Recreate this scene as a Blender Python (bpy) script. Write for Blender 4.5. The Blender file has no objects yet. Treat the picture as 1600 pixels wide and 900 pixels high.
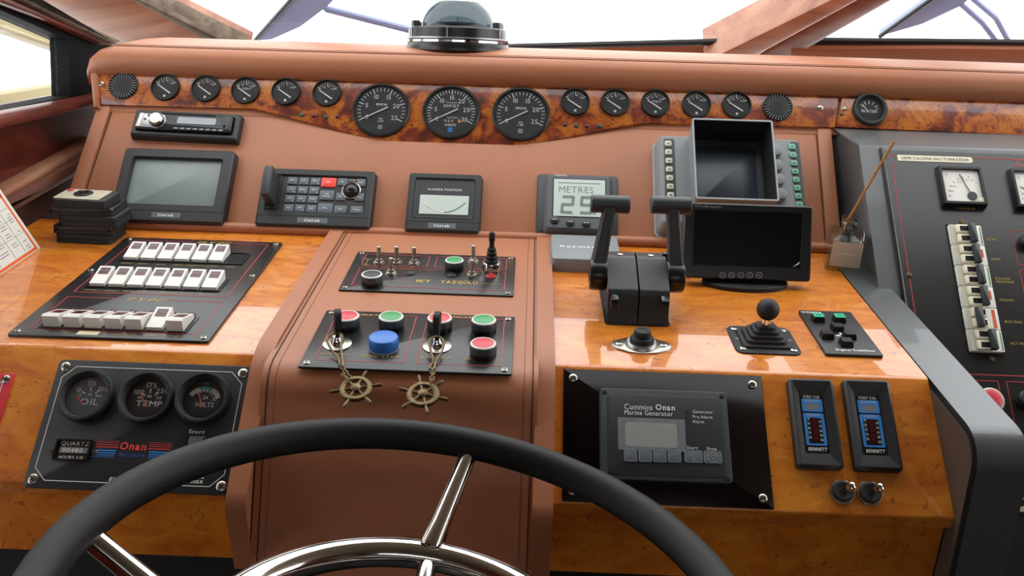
import bpy, math, random
from mathutils import Vector, Matrix
random.seed(7)
R = math.radians
SC = bpy.context.scene
COL = SC.collection

# ------------------------------------------------------------------ camera, sky, exposure
FPX = 1350.0                      # focal length in pixels of the 1600 x 900 frame
PITCH, YAW, ROLL = R(14), R(.9), R(1.8)
EYE = Vector((0, 0, 1.55))
FWD = Vector((-math.sin(YAW)*math.cos(PITCH), math.cos(YAW)*math.cos(PITCH), -math.sin(PITCH)))
_r0 = FWD.cross(Vector((0, 0, 1))).normalized()
_u0 = _r0.cross(FWD)
RGT = _r0*math.cos(ROLL) + _u0*math.sin(ROLL)
UPV = RGT.cross(FWD)
cd = bpy.data.cameras.new('camera'); cam = bpy.data.objects.new('camera', cd); COL.objects.link(cam)
cd.sensor_width = 36; cd.lens = FPX/1600*36; cd.clip_start = .01; cd.clip_end = 200
m = Matrix.Identity(4)
for i, c in enumerate((RGT, UPV, -FWD)):
    for j in range(3): m[j][i] = c[j]
m.translation = EYE
cam.matrix_world = m
SC.camera = cam

wd = bpy.data.worlds.new('sky'); SC.world = wd; wd.use_nodes = True
bg = wd.node_tree.nodes['Background']
bg.inputs[0].default_value = (1, 1, .985, 1); bg.inputs[1].default_value = 3.2
SC.view_settings.view_transform = 'Standard'; SC.view_settings.look = 'None'
SC.view_settings.exposure = .12; SC.view_settings.gamma = 1; SC.view_settings.use_curve_mapping = False

# ------------------------------------------------------------------ materials
MATS = {}
def srgb(h):
    h = h.lstrip('#'); v = [int(h[i:i+2], 16)/255 for i in (0, 2, 4)]
    return tuple(x/12.92 if x <= .04045 else ((x+.055)/1.055)**2.4 for x in v) + (1,)
def mat(name, col, rough=.45, metal=0, coat=0, spec=.5, bump=None, var=None):
    if name in MATS: return MATS[name]
    mt = bpy.data.materials.new(name); mt.use_nodes = True
    nt = mt.node_tree; b = nt.nodes['Principled BSDF']
    c = srgb(col) if isinstance(col, str) else col
    b.inputs['Base Color'].default_value = c; b.inputs['Roughness'].default_value = rough
    b.inputs['Metallic'].default_value = metal; b.inputs['Coat Weight'].default_value = coat
    b.inputs['Coat Roughness'].default_value = .04; b.inputs['Specular IOR Level'].default_value = spec
    tc = nt.nodes.new('ShaderNodeTexCoord')
    if var:
        sc, amt = var
        n = nt.nodes.new('ShaderNodeTexNoise'); n.inputs['Scale'].default_value = sc; n.inputs['Detail'].default_value = 5
        nt.links.new(tc.outputs['Object'], n.inputs['Vector'])
        rp = nt.nodes.new('ShaderNodeValToRGB')
        rp.color_ramp.elements[0].color = tuple(x*(1-amt) for x in c[:3])+(1,)
        rp.color_ramp.elements[1].color = tuple(min(1, x*(1+amt)) for x in c[:3])+(1,)
        rp.color_ramp.elements[0].position = .3; rp.color_ramp.elements[1].position = .7
        nt.links.new(n.outputs['Fac'], rp.inputs[0]); nt.links.new(rp.outputs[0], b.inputs['Base Color'])
    if bump:
        kind, sc, st, dist = bump
        if kind == 'vor':
            t = nt.nodes.new('ShaderNodeTexVoronoi'); o = t.outputs['Distance']
        else:
            t = nt.nodes.new('ShaderNodeTexNoise'); o = t.outputs['Fac']; t.inputs['Detail'].default_value = 4
        t.inputs['Scale'].default_value = sc
        nt.links.new(tc.outputs['Object'], t.inputs['Vector'])
        bp = nt.nodes.new('ShaderNodeBump'); bp.inputs['Strength'].default_value = st; bp.inputs['Distance'].default_value = dist
        nt.links.new(o, bp.inputs['Height']); nt.links.new(bp.outputs[0], b.inputs['Normal'])
    MATS[name] = mt
    return mt
def wood(name, ramp, sc=(9, 9, 9), speck=None, coat=1, distort=2.5, detail=8, rough=.35, coatr=.05, scale=1.0):
    mt = bpy.data.materials.new(name); mt.use_nodes = True; MATS[name] = mt
    nt = mt.node_tree; b = nt.nodes['Principled BSDF']; L = nt.links.new
    tc = nt.nodes.new('ShaderNodeTexCoord'); mp = nt.nodes.new('ShaderNodeMapping')
    mp.inputs['Scale'].default_value = sc; L(tc.outputs['Object'], mp.inputs['Vector'])
    n = nt.nodes.new('ShaderNodeTexNoise'); n.inputs['Scale'].default_value = scale; n.inputs['Detail'].default_value = detail
    n.inputs['Distortion'].default_value = distort; n.inputs['Roughness'].default_value = .62
    L(mp.outputs[0], n.inputs['Vector'])
    rp = nt.nodes.new('ShaderNodeValToRGB'); e = rp.color_ramp.elements
    while len(e) < len(ramp): e.new(.5)
    for k, (p, h) in enumerate(ramp): e[k].position = p; e[k].color = srgb(h)
    L(n.outputs['Fac'], rp.inputs[0]); col = rp.outputs[0]
    if speck:
        for s2, th, hx, w in speck:
            n2 = nt.nodes.new('ShaderNodeTexNoise'); n2.inputs['Scale'].default_value = s2; n2.inputs['Detail'].default_value = 3
            n2.inputs['Distortion'].default_value = 1.2
            L(tc.outputs['Object'], n2.inputs['Vector'])
            r2 = nt.nodes.new('ShaderNodeValToRGB'); r2.color_ramp.elements[0].position = th; r2.color_ramp.elements[1].position = th+w
            L(n2.outputs['Fac'], r2.inputs[0])
            mx = nt.nodes.new('ShaderNodeMix'); mx.data_type = 'RGBA'
            L(r2.outputs[0], mx.inputs['Factor']); L(col, mx.inputs[6]); mx.inputs[7].default_value = srgb(hx)
            col = mx.outputs[2]
    L(col, b.inputs['Base Color'])
    b.inputs['Roughness'].default_value = rough; b.inputs['Coat Weight'].default_value = coat; b.inputs['Coat Roughness'].default_value = coatr
    return mt
def glass(name, tint, gloss=.08, tr=1.0, rough=.02):
    mt = bpy.data.materials.new(name); mt.use_nodes = True; MATS[name] = mt
    nt = mt.node_tree; nt.nodes.remove(nt.nodes['Principled BSDF']); L = nt.links.new
    t = nt.nodes.new('ShaderNodeBsdfTransparent'); t.inputs[0].default_value = tint
    g = nt.nodes.new('ShaderNodeBsdfGlossy'); g.inputs['Roughness'].default_value = rough
    fr = nt.nodes.new('ShaderNodeLayerWeight'); fr.inputs[0].default_value = .5      # same for front and back faces
    pw = nt.nodes.new('ShaderNodeMath'); pw.operation = 'POWER'; pw.inputs[1].default_value = 5; L(fr.outputs['Facing'], pw.inputs[0])
    mm = nt.nodes.new('ShaderNodeMath'); mm.operation = 'MULTIPLY_ADD'; mm.inputs[1].default_value = .7*gloss; mm.inputs[2].default_value = .04*gloss
    L(pw.outputs[0], mm.inputs[0])
    mx = nt.nodes.new('ShaderNodeMixShader'); L(mm.outputs[0], mx.inputs[0]); L(t.outputs[0], mx.inputs[1]); L(g.outputs[0], mx.inputs[2])
    L(mx.outputs[0], nt.nodes['Material Output'].inputs['Surface'])
    return mt

mat('leather', '#aa6c4b', .48, bump=('vor', 420, .12, .0012), var=(6, .05))
mat('leather_dark', '#6d3f2d', .55, bump=('vor', 420, .12, .0012))
mat('stitch', '#7a4634', .7)
mat('seam', '#3c2018', .8)
wood('burl', [(.36, '#4a170d'), (.46, '#7d2f14'), (.53, '#b05c17'), (.70, '#c67a22')], (20, 20, 20), [(170, .60, '#571a0c', .05), (330, .62, '#2c0e08', .06)], coatr=.08, distort=.7, detail=10, rough=.4, coat=.8)
wood('burl_desk', [(.25, '#aa5216'), (.45, '#d0741c'), (.58, '#dd8624'), (.78, '#e89e38')], (14, 40, 24), [(70, .62, '#a04c14', .10), (120, .69, '#6a2c0e', .05), (260, .70, '#3c1608', .05)], coatr=.03, distort=1.0, detail=9)
wood('mahogany', [(.3, '#43170d'), (.5, '#642617'), (.7, '#7c3620')], (3, 3, 14), coat=.35, coatr=.12)
wood('teak', [(.3, '#84503a'), (.5, '#a66f54'), (.72, '#bb8a6c')], (2, 5, 5), rough=.4, coat=.4, coatr=.15)
wood('weathered', [(.3, '#4a4038'), (.5, '#6c5d4c'), (.7, '#857766')], (14, 14, 14), rough=.7, coat=0)
mat('black_plastic', '#26282a', .42, bump=('noise', 900, .15, .0006))
mat('black_smooth', '#141517', .28)
mat('black_matt', '#1b1c1e', .6)
mat('charcoal', '#34383b', .45)
mat('panel_black', '#232323', .3, var=(8, .25))
mat('panel_enamel', '#2a2d31', .38)
mat('acrylic', '#150b0d', .14, spec=.22)
mat('rubber', '#161616', .65)
mat('case_grey', '#585c60', .45)
mat('grey_plastic', '#84898c', .5, bump=('noise', 1200, .08, .0004))
mat('grey_light', '#9aa0a6', .45)
mat('key_grey', '#5a646c', .5)
mat('hammered', '#5d6062', .33, metal=.35, coat=.3, bump=('noise', 160, .25, .001))
mat('cabinet_grey', '#5b5d5f', .4, metal=.2, coat=.2, bump=('noise', 300, .15, .0006))
mat('chrome', '#d6d4d0', .1, metal=1)
mat('steel', '#b9b4a8', .28, metal=1)
mat('brass_old', '#6c5c40', .40, metal=.8, var=(160, .3))
mat('aluminium', '#a9abad', .35, metal=.9)
mat('white', '#e9e7e0', .4)
mat('cream', '#e8e0c8', .5)
mat('beige_key', '#c9c7b4', .5)
mat('print_white', '#e4e4e0', .6)
mat('print_gold', '#bfa04a', .5)
mat('print_red', '#a83338', .5)
mat('print_grey', '#8d9092', .6)
mat('print_black', '#2a2a2a', .6)
mat('red', '#d43a48', .35)
mat('red_key', '#ee4636', .45)
mat('maroon', '#551522', .2)
mat('green', '#3f9c5c', .35)
mat('green_key', '#6fae90', .5)
mat('green_bright', '#15b184', .4)
mat('blue', '#2f74cc', .35)
mat('blue_print', '#2e80d0', .5)
mat('lcd', '#c4d2ca', .25)
mat('lcd_olive', '#9a9e86', .2)
mat('lcd_grey', '#7c8082', .2)
mat('lcd_ink', '#77847f', .4)
mat('screen_crt', '#7a8684', .32)
mat('screen_black', '#0c0d10', .12)
mat('screen_navy', '#2b3440', .3)
mat('dial', '#17191b', .45)
mat('dial_reflection', '#5b6063', .3)
mat('needle_red', '#d8553c', .5)
mat('orange', '#e2662a', .55)
mat('paper', '#dcdad2', .7)
mat('headliner', '#7d6f5c', .85)
mat('floor_dark', '#15110f', .7)
mat('void', '#0b0b0c', .9)
mat('gel', '#ded7b3', .9)
mat('shadow_blue', '#9aa8d2', .7)
mat('reed', '#b5793a', .7)
mat('shade_brown', '#4a3a30', .6)
mat('collar_grey', '#4c4f52', .35, metal=.3)
mat('frame_black', '#0b0b0e', .7, spec=.15)
wood('teak_warm', [(.3, '#6b3a26'), (.5, '#8a543a'), (.72, '#a36f52')], (2, 5, 5), rough=.4, coat=.6, coatr=.1)
mat('wheel_leather', '#141211', .55, spec=.3, bump=('vor', 900, .12, .0008))
mat('beige_face', '#b9b29a', .5)
mat('blue_dark', '#24508c', .5)
mat('lamp_green', '#1d4a35', .3)
mat('cream_paint', '#978a5c', .5)
mat('teal', '#57b0a6', .5)
mat('amber', '#ff9d3a', .4)
glass('window_glass', (.97, .98, .99, 1), .5)
glass('lens_glass', (.93, .94, .95, 1), .9)
glass('bottle_glass', (.95, .97, .95, 1), 1.6)
glass('neck_glass', (.80, .83, .81, 1), 3.0)
glass('liquid', (.93, .92, .78, 1), .5)
glass('smoke_dome', (.20, .23, .25, 1), 1.2, rough=.05)
def frost(nm, col, al, rough):
    mt = bpy.data.materials.new(nm); mt.use_nodes = True; MATS[nm] = mt; nt = mt.node_tree; b = nt.nodes['Principled BSDF']
    b.inputs['Base Color'].default_value = srgb(col); b.inputs['Roughness'].default_value = rough; b.inputs['Alpha'].default_value = al
frost('frost', '#e8e6d6', .6, .5); frost('film', '#b9bdc6', .22, .3)

# ------------------------------------------------------------------ planes of the place
def ray(px, py):
    return (FWD + RGT*((px-800)/FPX) - UPV*((py-450)/FPX)).normalized()
class Plane:
    def __init__(s, O, ex, ev):
        s.O = Vector(O); s.ex = Vector(ex).normalized(); s.n = s.ex.cross(Vector(ev)).normalized(); s.ev = s.n.cross(s.ex)
    def hit(s, px, py, off=0):
        d = ray(px, py); t = (s.O + s.n*off - EYE).dot(s.n)/d.dot(s.n)
        return EYE + d*t
    def uv(s, px, py, off=0):
        q = s.hit(px, py, off) - s.O; return q.dot(s.ex), q.dot(s.ev)
    def M(s, u, v, off=0, rot=0):
        a = s.ex*math.cos(rot) + s.ev*math.sin(rot); b = s.n.cross(a)
        P = s.O + s.ex*u + s.ev*v + s.n*off; mm = Matrix.Identity(4)
        for i, c in enumerate((a, b, s.n)):
            for j in range(3): mm[j][i] = c[j]
        mm.translation = P; return mm
def slope(y, z, deg, off=0):
    a = R(deg); pl = Plane((0, y, z), (1, 0, 0), (0, math.cos(a), math.sin(a)))
    pl.O = pl.O + pl.n*off; return pl
DZ = lambda y: 1.028 + (y-.092)*math.tan(R(10))
YB, YF = 1.458, 1.035
D = slope(YB, DZ(YB), 10)                 # the desk
U = slope(YB, DZ(YB), 54)                 # upholstered instrument panel
L = slope(YF, DZ(YF), 49)                 # lower fascia
B = slope(1.594, 1.470, 63)               # burl gauge board
P = slope(YB, DZ(YB), 10, .008)           # raised centre pad
E = slope(1.328, 1.269, 53)               # electrical cabinet front
W = slope(2.0, 1.64, 145)                 # windscreen
_wd = Vector((.08, .55, 0)).normalized()
WL = Plane((-.9, 1.5, 1.5), _wd, (0, 0, 1))   # left cabin side

# ------------------------------------------------------------------ mesh builder
def rr(w, h, r=0, seg=4, cx=0, cy=0):
    if r <= 0: return [(cx-w/2, cy-h/2), (cx+w/2, cy-h/2), (cx+w/2, cy+h/2), (cx-w/2, cy+h/2)]
    r = min(r, w/2-1e-6, h/2-1e-6); out = []
    for k, (sx, sy) in enumerate(((1, -1), (1, 1), (-1, 1), (-1, -1))):
        for i in range(seg+1):
            a = R(-90 + 90*k + 90*i/seg)
            out.append((cx + sx*(w/2-r) + r*math.cos(a), cy + sy*(h/2-r) + r*math.sin(a)))
    return out
def circ(r, n=32, cx=0, cy=0, a0=0):
    return [(cx + r*math.cos(a0+2*math.pi*i/n), cy + r*math.sin(a0+2*math.pi*i/n)) for i in range(n)]
def inset(poly, d):
    n = len(poly); out = []
    for i in range(n):
        p0 = Vector(poly[i-1]); p1 = Vector(poly[i]); p2 = Vector(poly[(i+1) % n])
        e1 = (p1-p0); e2 = (p2-p1)
        if e1.length < 1e-9 or e2.length < 1e-9: out.append(tuple(p1)); continue
        e1.normalize(); e2.normalize()
        n1 = Vector((-e1.y, e1.x)); n2 = Vector((-e2.y, e2.x)); b = n1+n2
        if b.length < 1e-6: b = n1
        b.normalize(); k = max(.35, b.dot(n1)); out.append(tuple(p1 + b*(d/k)))
    return out
class MB:
    def __init__(s): s.v = []; s.f = []; s.M = None
    def add(s, vs, fs):
        o = len(s.v)
        s.v += [tuple(s.M @ Vector(p)) if s.M else tuple(p) for p in vs]
        s.f += [tuple(i+o for i in f) for f in fs]; return s
    def loft(s, rings, c0=True, c1=True, closed=True):
        n = len(rings[0]); vs = [p for r in rings for p in r]; fs = []
        for k in range(len(rings)-1):
            for i in range(n if closed else n-1):
                j = (i+1) % n; fs.append((k*n+i, k*n+j, (k+1)*n+j, (k+1)*n+i))
        if c0: fs.append(tuple(reversed(range(n))))
        if c1: fs.append(tuple((len(rings)-1)*n+i for i in range(n)))
        return s.add(vs, fs)
    def prism(s, poly, z0, z1, bev=0, bseg=2):
        rings = [[(x, y, z0) for x, y in poly]]
        if bev <= 0: rings.append([(x, y, z1) for x, y in poly])
        else:
            for i in range(bseg+1):
                a = R(90*i/bseg); q = inset(poly, bev*(1-math.cos(a)))
                rings.append([(x, y, z1-bev+bev*math.sin(a)) for x, y in q])
        return s.loft(rings)
    def box(s, cx, cy, z0, w, h, d, r=0, bev=0): return s.prism(rr(w, h, r, 4, cx, cy), z0, z0+d, bev)
    def cyl(s, cx, cy, z0, r, d, n=24, bev=0): return s.prism(circ(r, n, cx, cy), z0, z0+d, bev)
    def lathe(s, prof, cx=0, cy=0, n=32, c0=True, c1=True):
        return s.loft([[(cx+r*math.cos(2*math.pi*i/n), cy+r*math.sin(2*math.pi*i/n), z) for i in range(n)] for r, z in prof], c0, c1)
    def ring(s, outer, inner, z0, z1, zi=None):
        zi = z0 if zi is None else zi
        return s.loft([[(x, y, z0) for x, y in outer], [(x, y, z1) for x, y in outer], [(x, y, z1) for x, y in inner], [(x, y, zi) for x, y in inner]], False, False)
    def strip(s, pts, w, z, d=.0003):
        for a, b in zip(pts[:-1], pts[1:]):
            a = Vector(a); b = Vector(b); e = (b-a)
            if e.length < 1e-9: continue
            e.normalize(); nn = Vector((-e.y, e.x))*w/2; a2 = a-e*w/2; b2 = b+e*w/2
            s.prism([tuple(a2-nn), tuple(b2-nn), tuple(b2+nn), tuple(a2+nn)], z, z+d)
        return s
    def tube(s, path, r, n=12, closed=False, caps=True):
        path = [Vector(p) for p in path]; m_ = len(path); rings = []; up = None
        for i, p in enumerate(path):
            a = path[i-1] if (i or closed) else path[0]; b = path[(i+1) % m_] if (i < m_-1 or closed) else path[-1]
            t = (b-a).normalized()
            if up is None:
                up = Vector((0, 0, 1)) if abs(t.z) < .9 else Vector((1, 0, 0))
            x = up.cross(t).normalized(); y = t.cross(x); up = y
            rad = r[i] if isinstance(r, (list, tuple)) else r
            rings.append([tuple(p + x*rad*math.cos(2*math.pi*k/n) + y*rad*math.sin(2*math.pi*k/n)) for k in range(n)])
        if closed: rings.append(rings[0]); return s.loft(rings, False, False)
        return s.loft(rings, caps, caps)
    def sphere(s, c, r, n=20, m_=12, a0=-90, a1=90, sz=1):
        prof = [(max(1e-5, r*math.cos(R(a0+(a1-a0)*i/m_))), c[2]+sz*r*math.sin(R(a0+(a1-a0)*i/m_))) for i in range(m_+1)]
        return s.lathe(prof, c[0], c[1], n)
    def text(s, t, x, y, z, cap, align='c', bold=False, shear=0, sx=1.0):
        k = cap/.70; G = GLY[bold]
        adv = [(G[c][2] if c in G else .3) for c in t]; tot = sum(adv)*k*sx
        x0 = x - (tot/2 if align == 'c' else (tot if align == 'r' else 0)); y0 = y - cap/2
        for c, a in zip(t, adv):
            if c in G and G[c][0]:
                vs, fs, _ = G[c]
                s.add([(x0 + (vx+shear*vy)*k*sx, y0 + vy*k, z) for vx, vy in vs], fs)
            x0 += a*k*sx
        return s
    def mesh(s, name, mt, smooth=35):
        me = bpy.data.meshes.new(name); me.from_pydata(s.v, [], s.f); me.update()
        if mt: me.materials.append(MATS[mt])
        if smooth:
            for p in me.polygons: p.use_smooth = True
            me.set_sharp_from_angle(angle=R(smooth))
        return me
# letter shapes, evaluated once
GLY = {False: {}, True: {}}
def glyphs():
    chars = 'ABCDEFGHIJKLMNOPQRSTUVWXYZabcdefghijklmnopqrstuvwxyz0123456789/.-%+&:°Ü~°'
    tmp = []
    for bold in (False, True):
        for ch in dict.fromkeys(chars):
            for body in (ch, ch+'I') :
                cu = bpy.data.curves.new('g', 'FONT'); cu.body = body; cu.size = 1; cu.resolution_u = 2
                if bold: cu.offset = .022
                ob = bpy.data.objects.new('g', cu); COL.objects.link(ob); tmp.append((bold, ch, body, ob, cu))
    dg = bpy.context.evaluated_depsgraph_get(); w = {}
    for bold, ch, body, ob, cu in tmp:
        me = bpy.data.meshes.new_from_object(ob.evaluated_get(dg))
        vs = [(v.co.x, v.co.y) for v in me.vertices]; fs = [tuple(p.vertices) for p in me.polygons]
        if body == ch: GLY[bold][ch] = [vs, fs, (max(v[0] for v in vs) if vs else .3)+(.11 if bold else .085)]
        bpy.data.meshes.remove(me)
    for bold, ch, body, ob, cu in tmp:
        bpy.data.objects.remove(ob); bpy.data.curves.remove(cu)
glyphs()

def link(name, me, parent=None, M=None):
    o = bpy.data.objects.new(name, me); COL.objects.link(o)
    if parent: o.parent = parent
    if M is not None: o.matrix_basis = M
    return o
def tag(o, label, cat, group=None, kind=None):
    o['label'] = label; o['category'] = cat
    if group: o['group'] = group
    if kind: o['kind'] = kind
    return o
class Th:
    """a thing on a plane: an Empty at its base, parts in local metres, z = out of the plane"""
    def __init__(s, name, label, cat, pl, px, py, off=0, rot=0, group=None, uv=None):
        s.pl = pl; s.off = off; s.rot = rot; s.u, s.v = uv if uv else pl.uv(px, py, off)
        s.o = link(name, None, None, pl.M(s.u, s.v, off, rot)); s.o.empty_display_size = .02
        tag(s.o, label, cat, group)
    def l(s, px, py, z=0):
        u, v = s.pl.uv(px, py, s.off+z); u -= s.u; v -= s.v
        c, k = math.cos(-s.rot), math.sin(-s.rot); return (u*c - v*k, u*k + v*c)
    def q(s, pts, z=0):
        a = [s.l(x, y, z) for x, y in pts]                     # TL TR BR BL -> cx, cy, w, h
        x0 = (a[0][0]+a[3][0])/2; x1 = (a[1][0]+a[2][0])/2; y1 = (a[0][1]+a[1][1])/2; y0 = (a[2][1]+a[3][1])/2
        return (x0+x1)/2, (y0+y1)/2, x1-x0, y1-y0
    def p(s, name, mb, mt, parent=None, smooth=35, label=None):
        o = link(name, mb.mesh(name, mt, smooth), parent or s.o)
        if label: o['label'] = label
        if name in ('dial_marks', 'lettering', 'fins', 'red_lines', 'white_lines', 'chain', 'digits', 'printed_lines', 'scale_print'): o['kind'] = 'stuff'
        return o
def free(name, label, cat, loc, rotz=0, group=None):
    t = Th.__new__(Th); M = Matrix.Translation(loc) @ Matrix.Rotation(rotz, 4, 'Z')
    t.o = link(name, None, None, M); t.o.empty_display_size = .02; tag(t.o, label, cat, group); t.W = M.inverted(); return t
def struct(name, mb, mt, parent=None, smooth=35):
    o = link(name, mb.mesh(name, mt, smooth), parent)
    if not parent: o['kind'] = 'structure'
    return o
XEXT = Matrix(((0, 0, 1, 0), (1, 0, 0, 0), (0, 1, 0, 0), (0, 0, 0, 1)))     # profile in YZ, extruded along X
def screw(t, x, y, z, r=.0045, mt='steel', parent=None, name='screw'):
    a = MB().lathe([(r, 0), (r, .0008), (r*.75, .0018), (r*.3, .0020)], n=16); a_o = t.p(name, a, mt, parent)
    a_o.matrix_basis = Matrix.Translation((x, y, z)) @ Matrix.Rotation(random.uniform(0, 1.5), 4, 'Z')
    c = MB().box(0, 0, .0019, r*1.1, r*.26, .0003).box(0, 0, .0019, r*.26, r*1.1, .0003)
    if not parent: t.p('cross_slot', c, 'print_black', a_o)
    return a_o

# ------------------------------------------------------------------ the cabin
struct('floor', MB().box(.3, 0, -.05, 5.4, 6.4, .05), 'floor_dark')
cl = MB(); cl.M = XEXT
cl.prism([(1.05, 2.31), (1.05, 2.36), (-3.0, 2.36), (-3.0, 2.31)], -1.9, 2.6)
struct('ceiling', cl, 'headliner')
wr = MB(); wr.box(.4, -3.0, 0, 5.4, .06, 1.75); wr.box(.4, -3.0, 2.1, 5.4, .06, .26); wr.box(-1.55, -3.0, 1.75, 1.5, .06, .35); wr.box(2.35, -3.0, 1.75, 1.5, .06, .35)  # unseen rear wall, its opening added and sized to let in fill light
struct('wall_rear', wr, 'mahogany')
wr = MB(); wr.box(2.3, 0, 0, .06, 6.0, 1.35); wr.box(2.3, -1.6, 1.35, .06, 2.8, 1.0); struct('wall_right', wr, 'mahogany')
wr = MB(); wr.box(-1.0, -1.2, 0, .06, 3.6, 2.36); struct('wall_left', wr, 'mahogany')
# windscreen: two panes, wooden mullion, wooden corner post, rubber sill strip
def wpoly(pl, pts, z0, z1, bev=0, off=0):
    return [pl.uv(x, y, off) for x, y in pts]
def pl_struct(name, pl, pts, z0, z1, mt, bev=0, off=None, parent=None, raw=None):
    off = z1 if off is None else off; mb = MB(); poly = raw or [pl.uv(x, y, off) for x, y in pts]
    ar = sum(poly[i-1][0]*poly[i][1]-poly[i][0]*poly[i-1][1] for i in range(len(poly)))
    if ar < 0: poly = poly[::-1]
    mb.M = pl.M(0, 0); mb.prism(poly, z0, z1, bev)
    return struct(name, mb, mt, parent)
pl_struct('window_1', W, None, -.004, 0, 'window_glass', raw=[(-1.9, .0), (.62, .0), (.95, 1.15), (-1.9, 1.15)])
pl_struct('window_2', W, None, -.004, 0, 'window_glass', raw=[(.66, .0), (2.4, .0), (2.4, 1.15), (.99, 1.15)])
pl_struct('trim_1', W, [(1100, 98), (1165, 100), (1200, 78), (1345, -1), (1705, -200), (1545, -200), (1303, -2)], -.04, .05, 'teak', .006)
pl_struct('trim_2', W, [(1165, 100), (1200, 78), (1345, -1), (1705, -200), (1800, -230), (1397, -1), (1248, 84), (1220, 100)] if 1 else [(1196, 79), (1250, 82), (1397, -1), (1800, -230), (1705, -200), (1345, -1)], -.05, .02, 'teak_warm', .004)
pl_struct('trim_3', W, [(150, 84), (390, 84), (345, 62), (214, -1), (-60, -130), (-300, -150), (52, 0)], -.03, .03, 'teak', .004)
pl_struct('trim_4', W, [(384, 80), (356, 80), (320, 62), (203, -1), (-77, -150), (-40, -150), (214, -1), (338, 59)], -.01, .034, 'weathered', .003)
pl_struct('trim_5', W, [(790, 78), (1152, 71), (1152, 64), (790, 73)], .004, .012, 'black_matt', .002)
pl_struct('trim_6', W, [(1255, 71), (1700, 73), (1700, 67), (1255, 63)], .004, .012, 'black_matt', .002)
pl_struct('trim_7', W, [(1235, 110), (1700, 112), (1700, 72), (1250, 70)], .0, .006, 'leather_dark', .002)
pl_struct('trim_14', W, [(1235, 112), (1700, 114), (1700, 79), (1480, 76), (1235, 77)], .006, .022, 'leather', .006)
pl_struct('trim_15', W, [(800, 100), (1165, 110), (1160, 72), (1050, 73), (960, 75), (800, 81)], .002, .009, 'leather', .003)
# left side of the cabin
wlM = WL.M(0, 0)
pl_struct('wall_left', WL, [(-900, 200), (-900, 900), (40, 900), (190, 300), (190, 150), (150, 152), (0, 195)], -.05, 0, 'mahogany')
pl_struct('trim_8', WL, [(-600, 300), (-600, 345), (0, 201), (104, 176), (190, 155), (190, 140), (150, 150), (0, 178)], -.05, .05, 'mahogany', .008, off=.04)
wf = [(-500, -250), (-500, 262), (0, 180), (106, 157), (200, 138), (200, 75), (166, 70), (90, 38), (0, 3)]
wi = [(-500, -180), (-500, 235), (0, 170), (103, 150), (100, 63), (60, 45), (0, 19)]
o1 = [WL.uv(x, y) for x, y in wf]; i1 = [WL.uv(x, y) for x, y in wi]
fr = MB(); fr.M = wlM
def quadp(pts, z0, z1):
    poly = [WL.uv(x, y) for x, y in pts]; ar = sum(poly[i-1][0]*poly[i][1]-poly[i][0]*poly[i-1][1] for i in range(len(poly)))
    fr.prism(poly if ar > 0 else poly[::-1], z0, z1)
quadp([(-500, -250), (-500, -190), (0, 19), (100, 63), (166, 70), (90, 38), (0, 3)], -.03, .01)
quadp([(100, 63), (103, 150), (106, 157), (210, 138), (210, 76), (166, 70)], -.03, .01)
quadp([(-500, 245), (-500, 262), (0, 180), (106, 157), (103, 150), (0, 170)], -.03, .01)
wn = struct('window_3', fr, 'frame_black')
gl = MB(); gl.M = wlM; gl.prism([WL.uv(x, y) for x, y in ((-500, 245), (0, 170), (103, 150), (100, 63), (0, 19), (-500, -190))], -.02, -.016)
struct('window_pane', gl, 'window_glass', wn)
pl_struct('trim_9', WL, [(-500, -260), (-500, -330), (0, -14), (34, -1), (150, 52), (185, 68), (166, 71), (90, 38), (0, 3)], -.03, .03, 'mahogany', .004)
pl_struct('trim_10', WL, [(-500, -330), (-500, -360), (30, -8), (60, 3), (190, 64), (180, 69), (34, -1)], .0, .045, 'weathered', .003)
pl_struct('trim_11', WL, [(-700, 560), (-700, 600), (0, 312), (60, 279), (150, 228), (150, 214), (60, 263), (0, 297)], -.02, .03, 'teak', .006, off=.02)
pl_struct('trim_12', WL, [(-700, 600), (-700, 660), (0, 340), (60, 306), (150, 255), (150, 228), (60, 279), (0, 312)], -.02, .045, 'leather_dark', .014, off=.03)
pl_struct('trim_13', WL, [(-700, 660), (-700, 950), (60, 950), (150, 380), (150, 255), (60, 306), (0, 340)], -.02, .012, 'leather_dark', .004)
# outside the left window: painted overhang and bulwark of the side deck
WO = Plane(WL.O - WL.n*.5, WL.ex, (0, 0, 1))
def outside(name, label, cat, pts, mt, th=.06, pl=WO):
    u, v = pl.uv(*pts[0]); o = link(name, None, None, pl.M(u, v)); tag(o, label, cat); mb = MB()
    poly = [(a-u, b-v) for a, b in (pl.uv(x, y) for x, y in pts)]
    ar = sum(poly[i-1][0]*poly[i][1]-poly[i][0]*poly[i-1][1] for i in range(len(poly)))
    mb.prism(poly if ar > 0 else poly[::-1], -th, 0, .004); return o, mb
for nm, lb, ct, pts in (('roof_overhang', 'cream painted roof edge seen at the top of the side window', 'roof edge', [(-420, -190), (-420, -120), (0, 42), (112, 82), (112, 60), (0, 10)]),
                        ('deck_bulwark', 'cream painted bulwark seen along the bottom of the side window', 'bulwark', [(-420, 215), (-420, 300), (0, 185), (112, 160), (112, 131), (0, 148)])):
    o, mb = outside(nm, lb, ct, pts, 'cream_paint')
    link('plank', mb.mesh('plank', 'cream_paint'), o)
    a = MB(); u, v = WO.uv(*pts[0]); x0, y0 = WO.uv(*pts[2]); x1, y1 = WO.uv(*pts[3])
    a.tube([(x0-u-.3, y0-v-.3*(y1-y0)/(x1-x0), .004), (x0-u, y0-v, .004), (x1-u, y1-v, .004)], .006, 8)
    link('rubbing_strip', a.mesh('rubbing_strip', 'cream_paint'), o)
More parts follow.
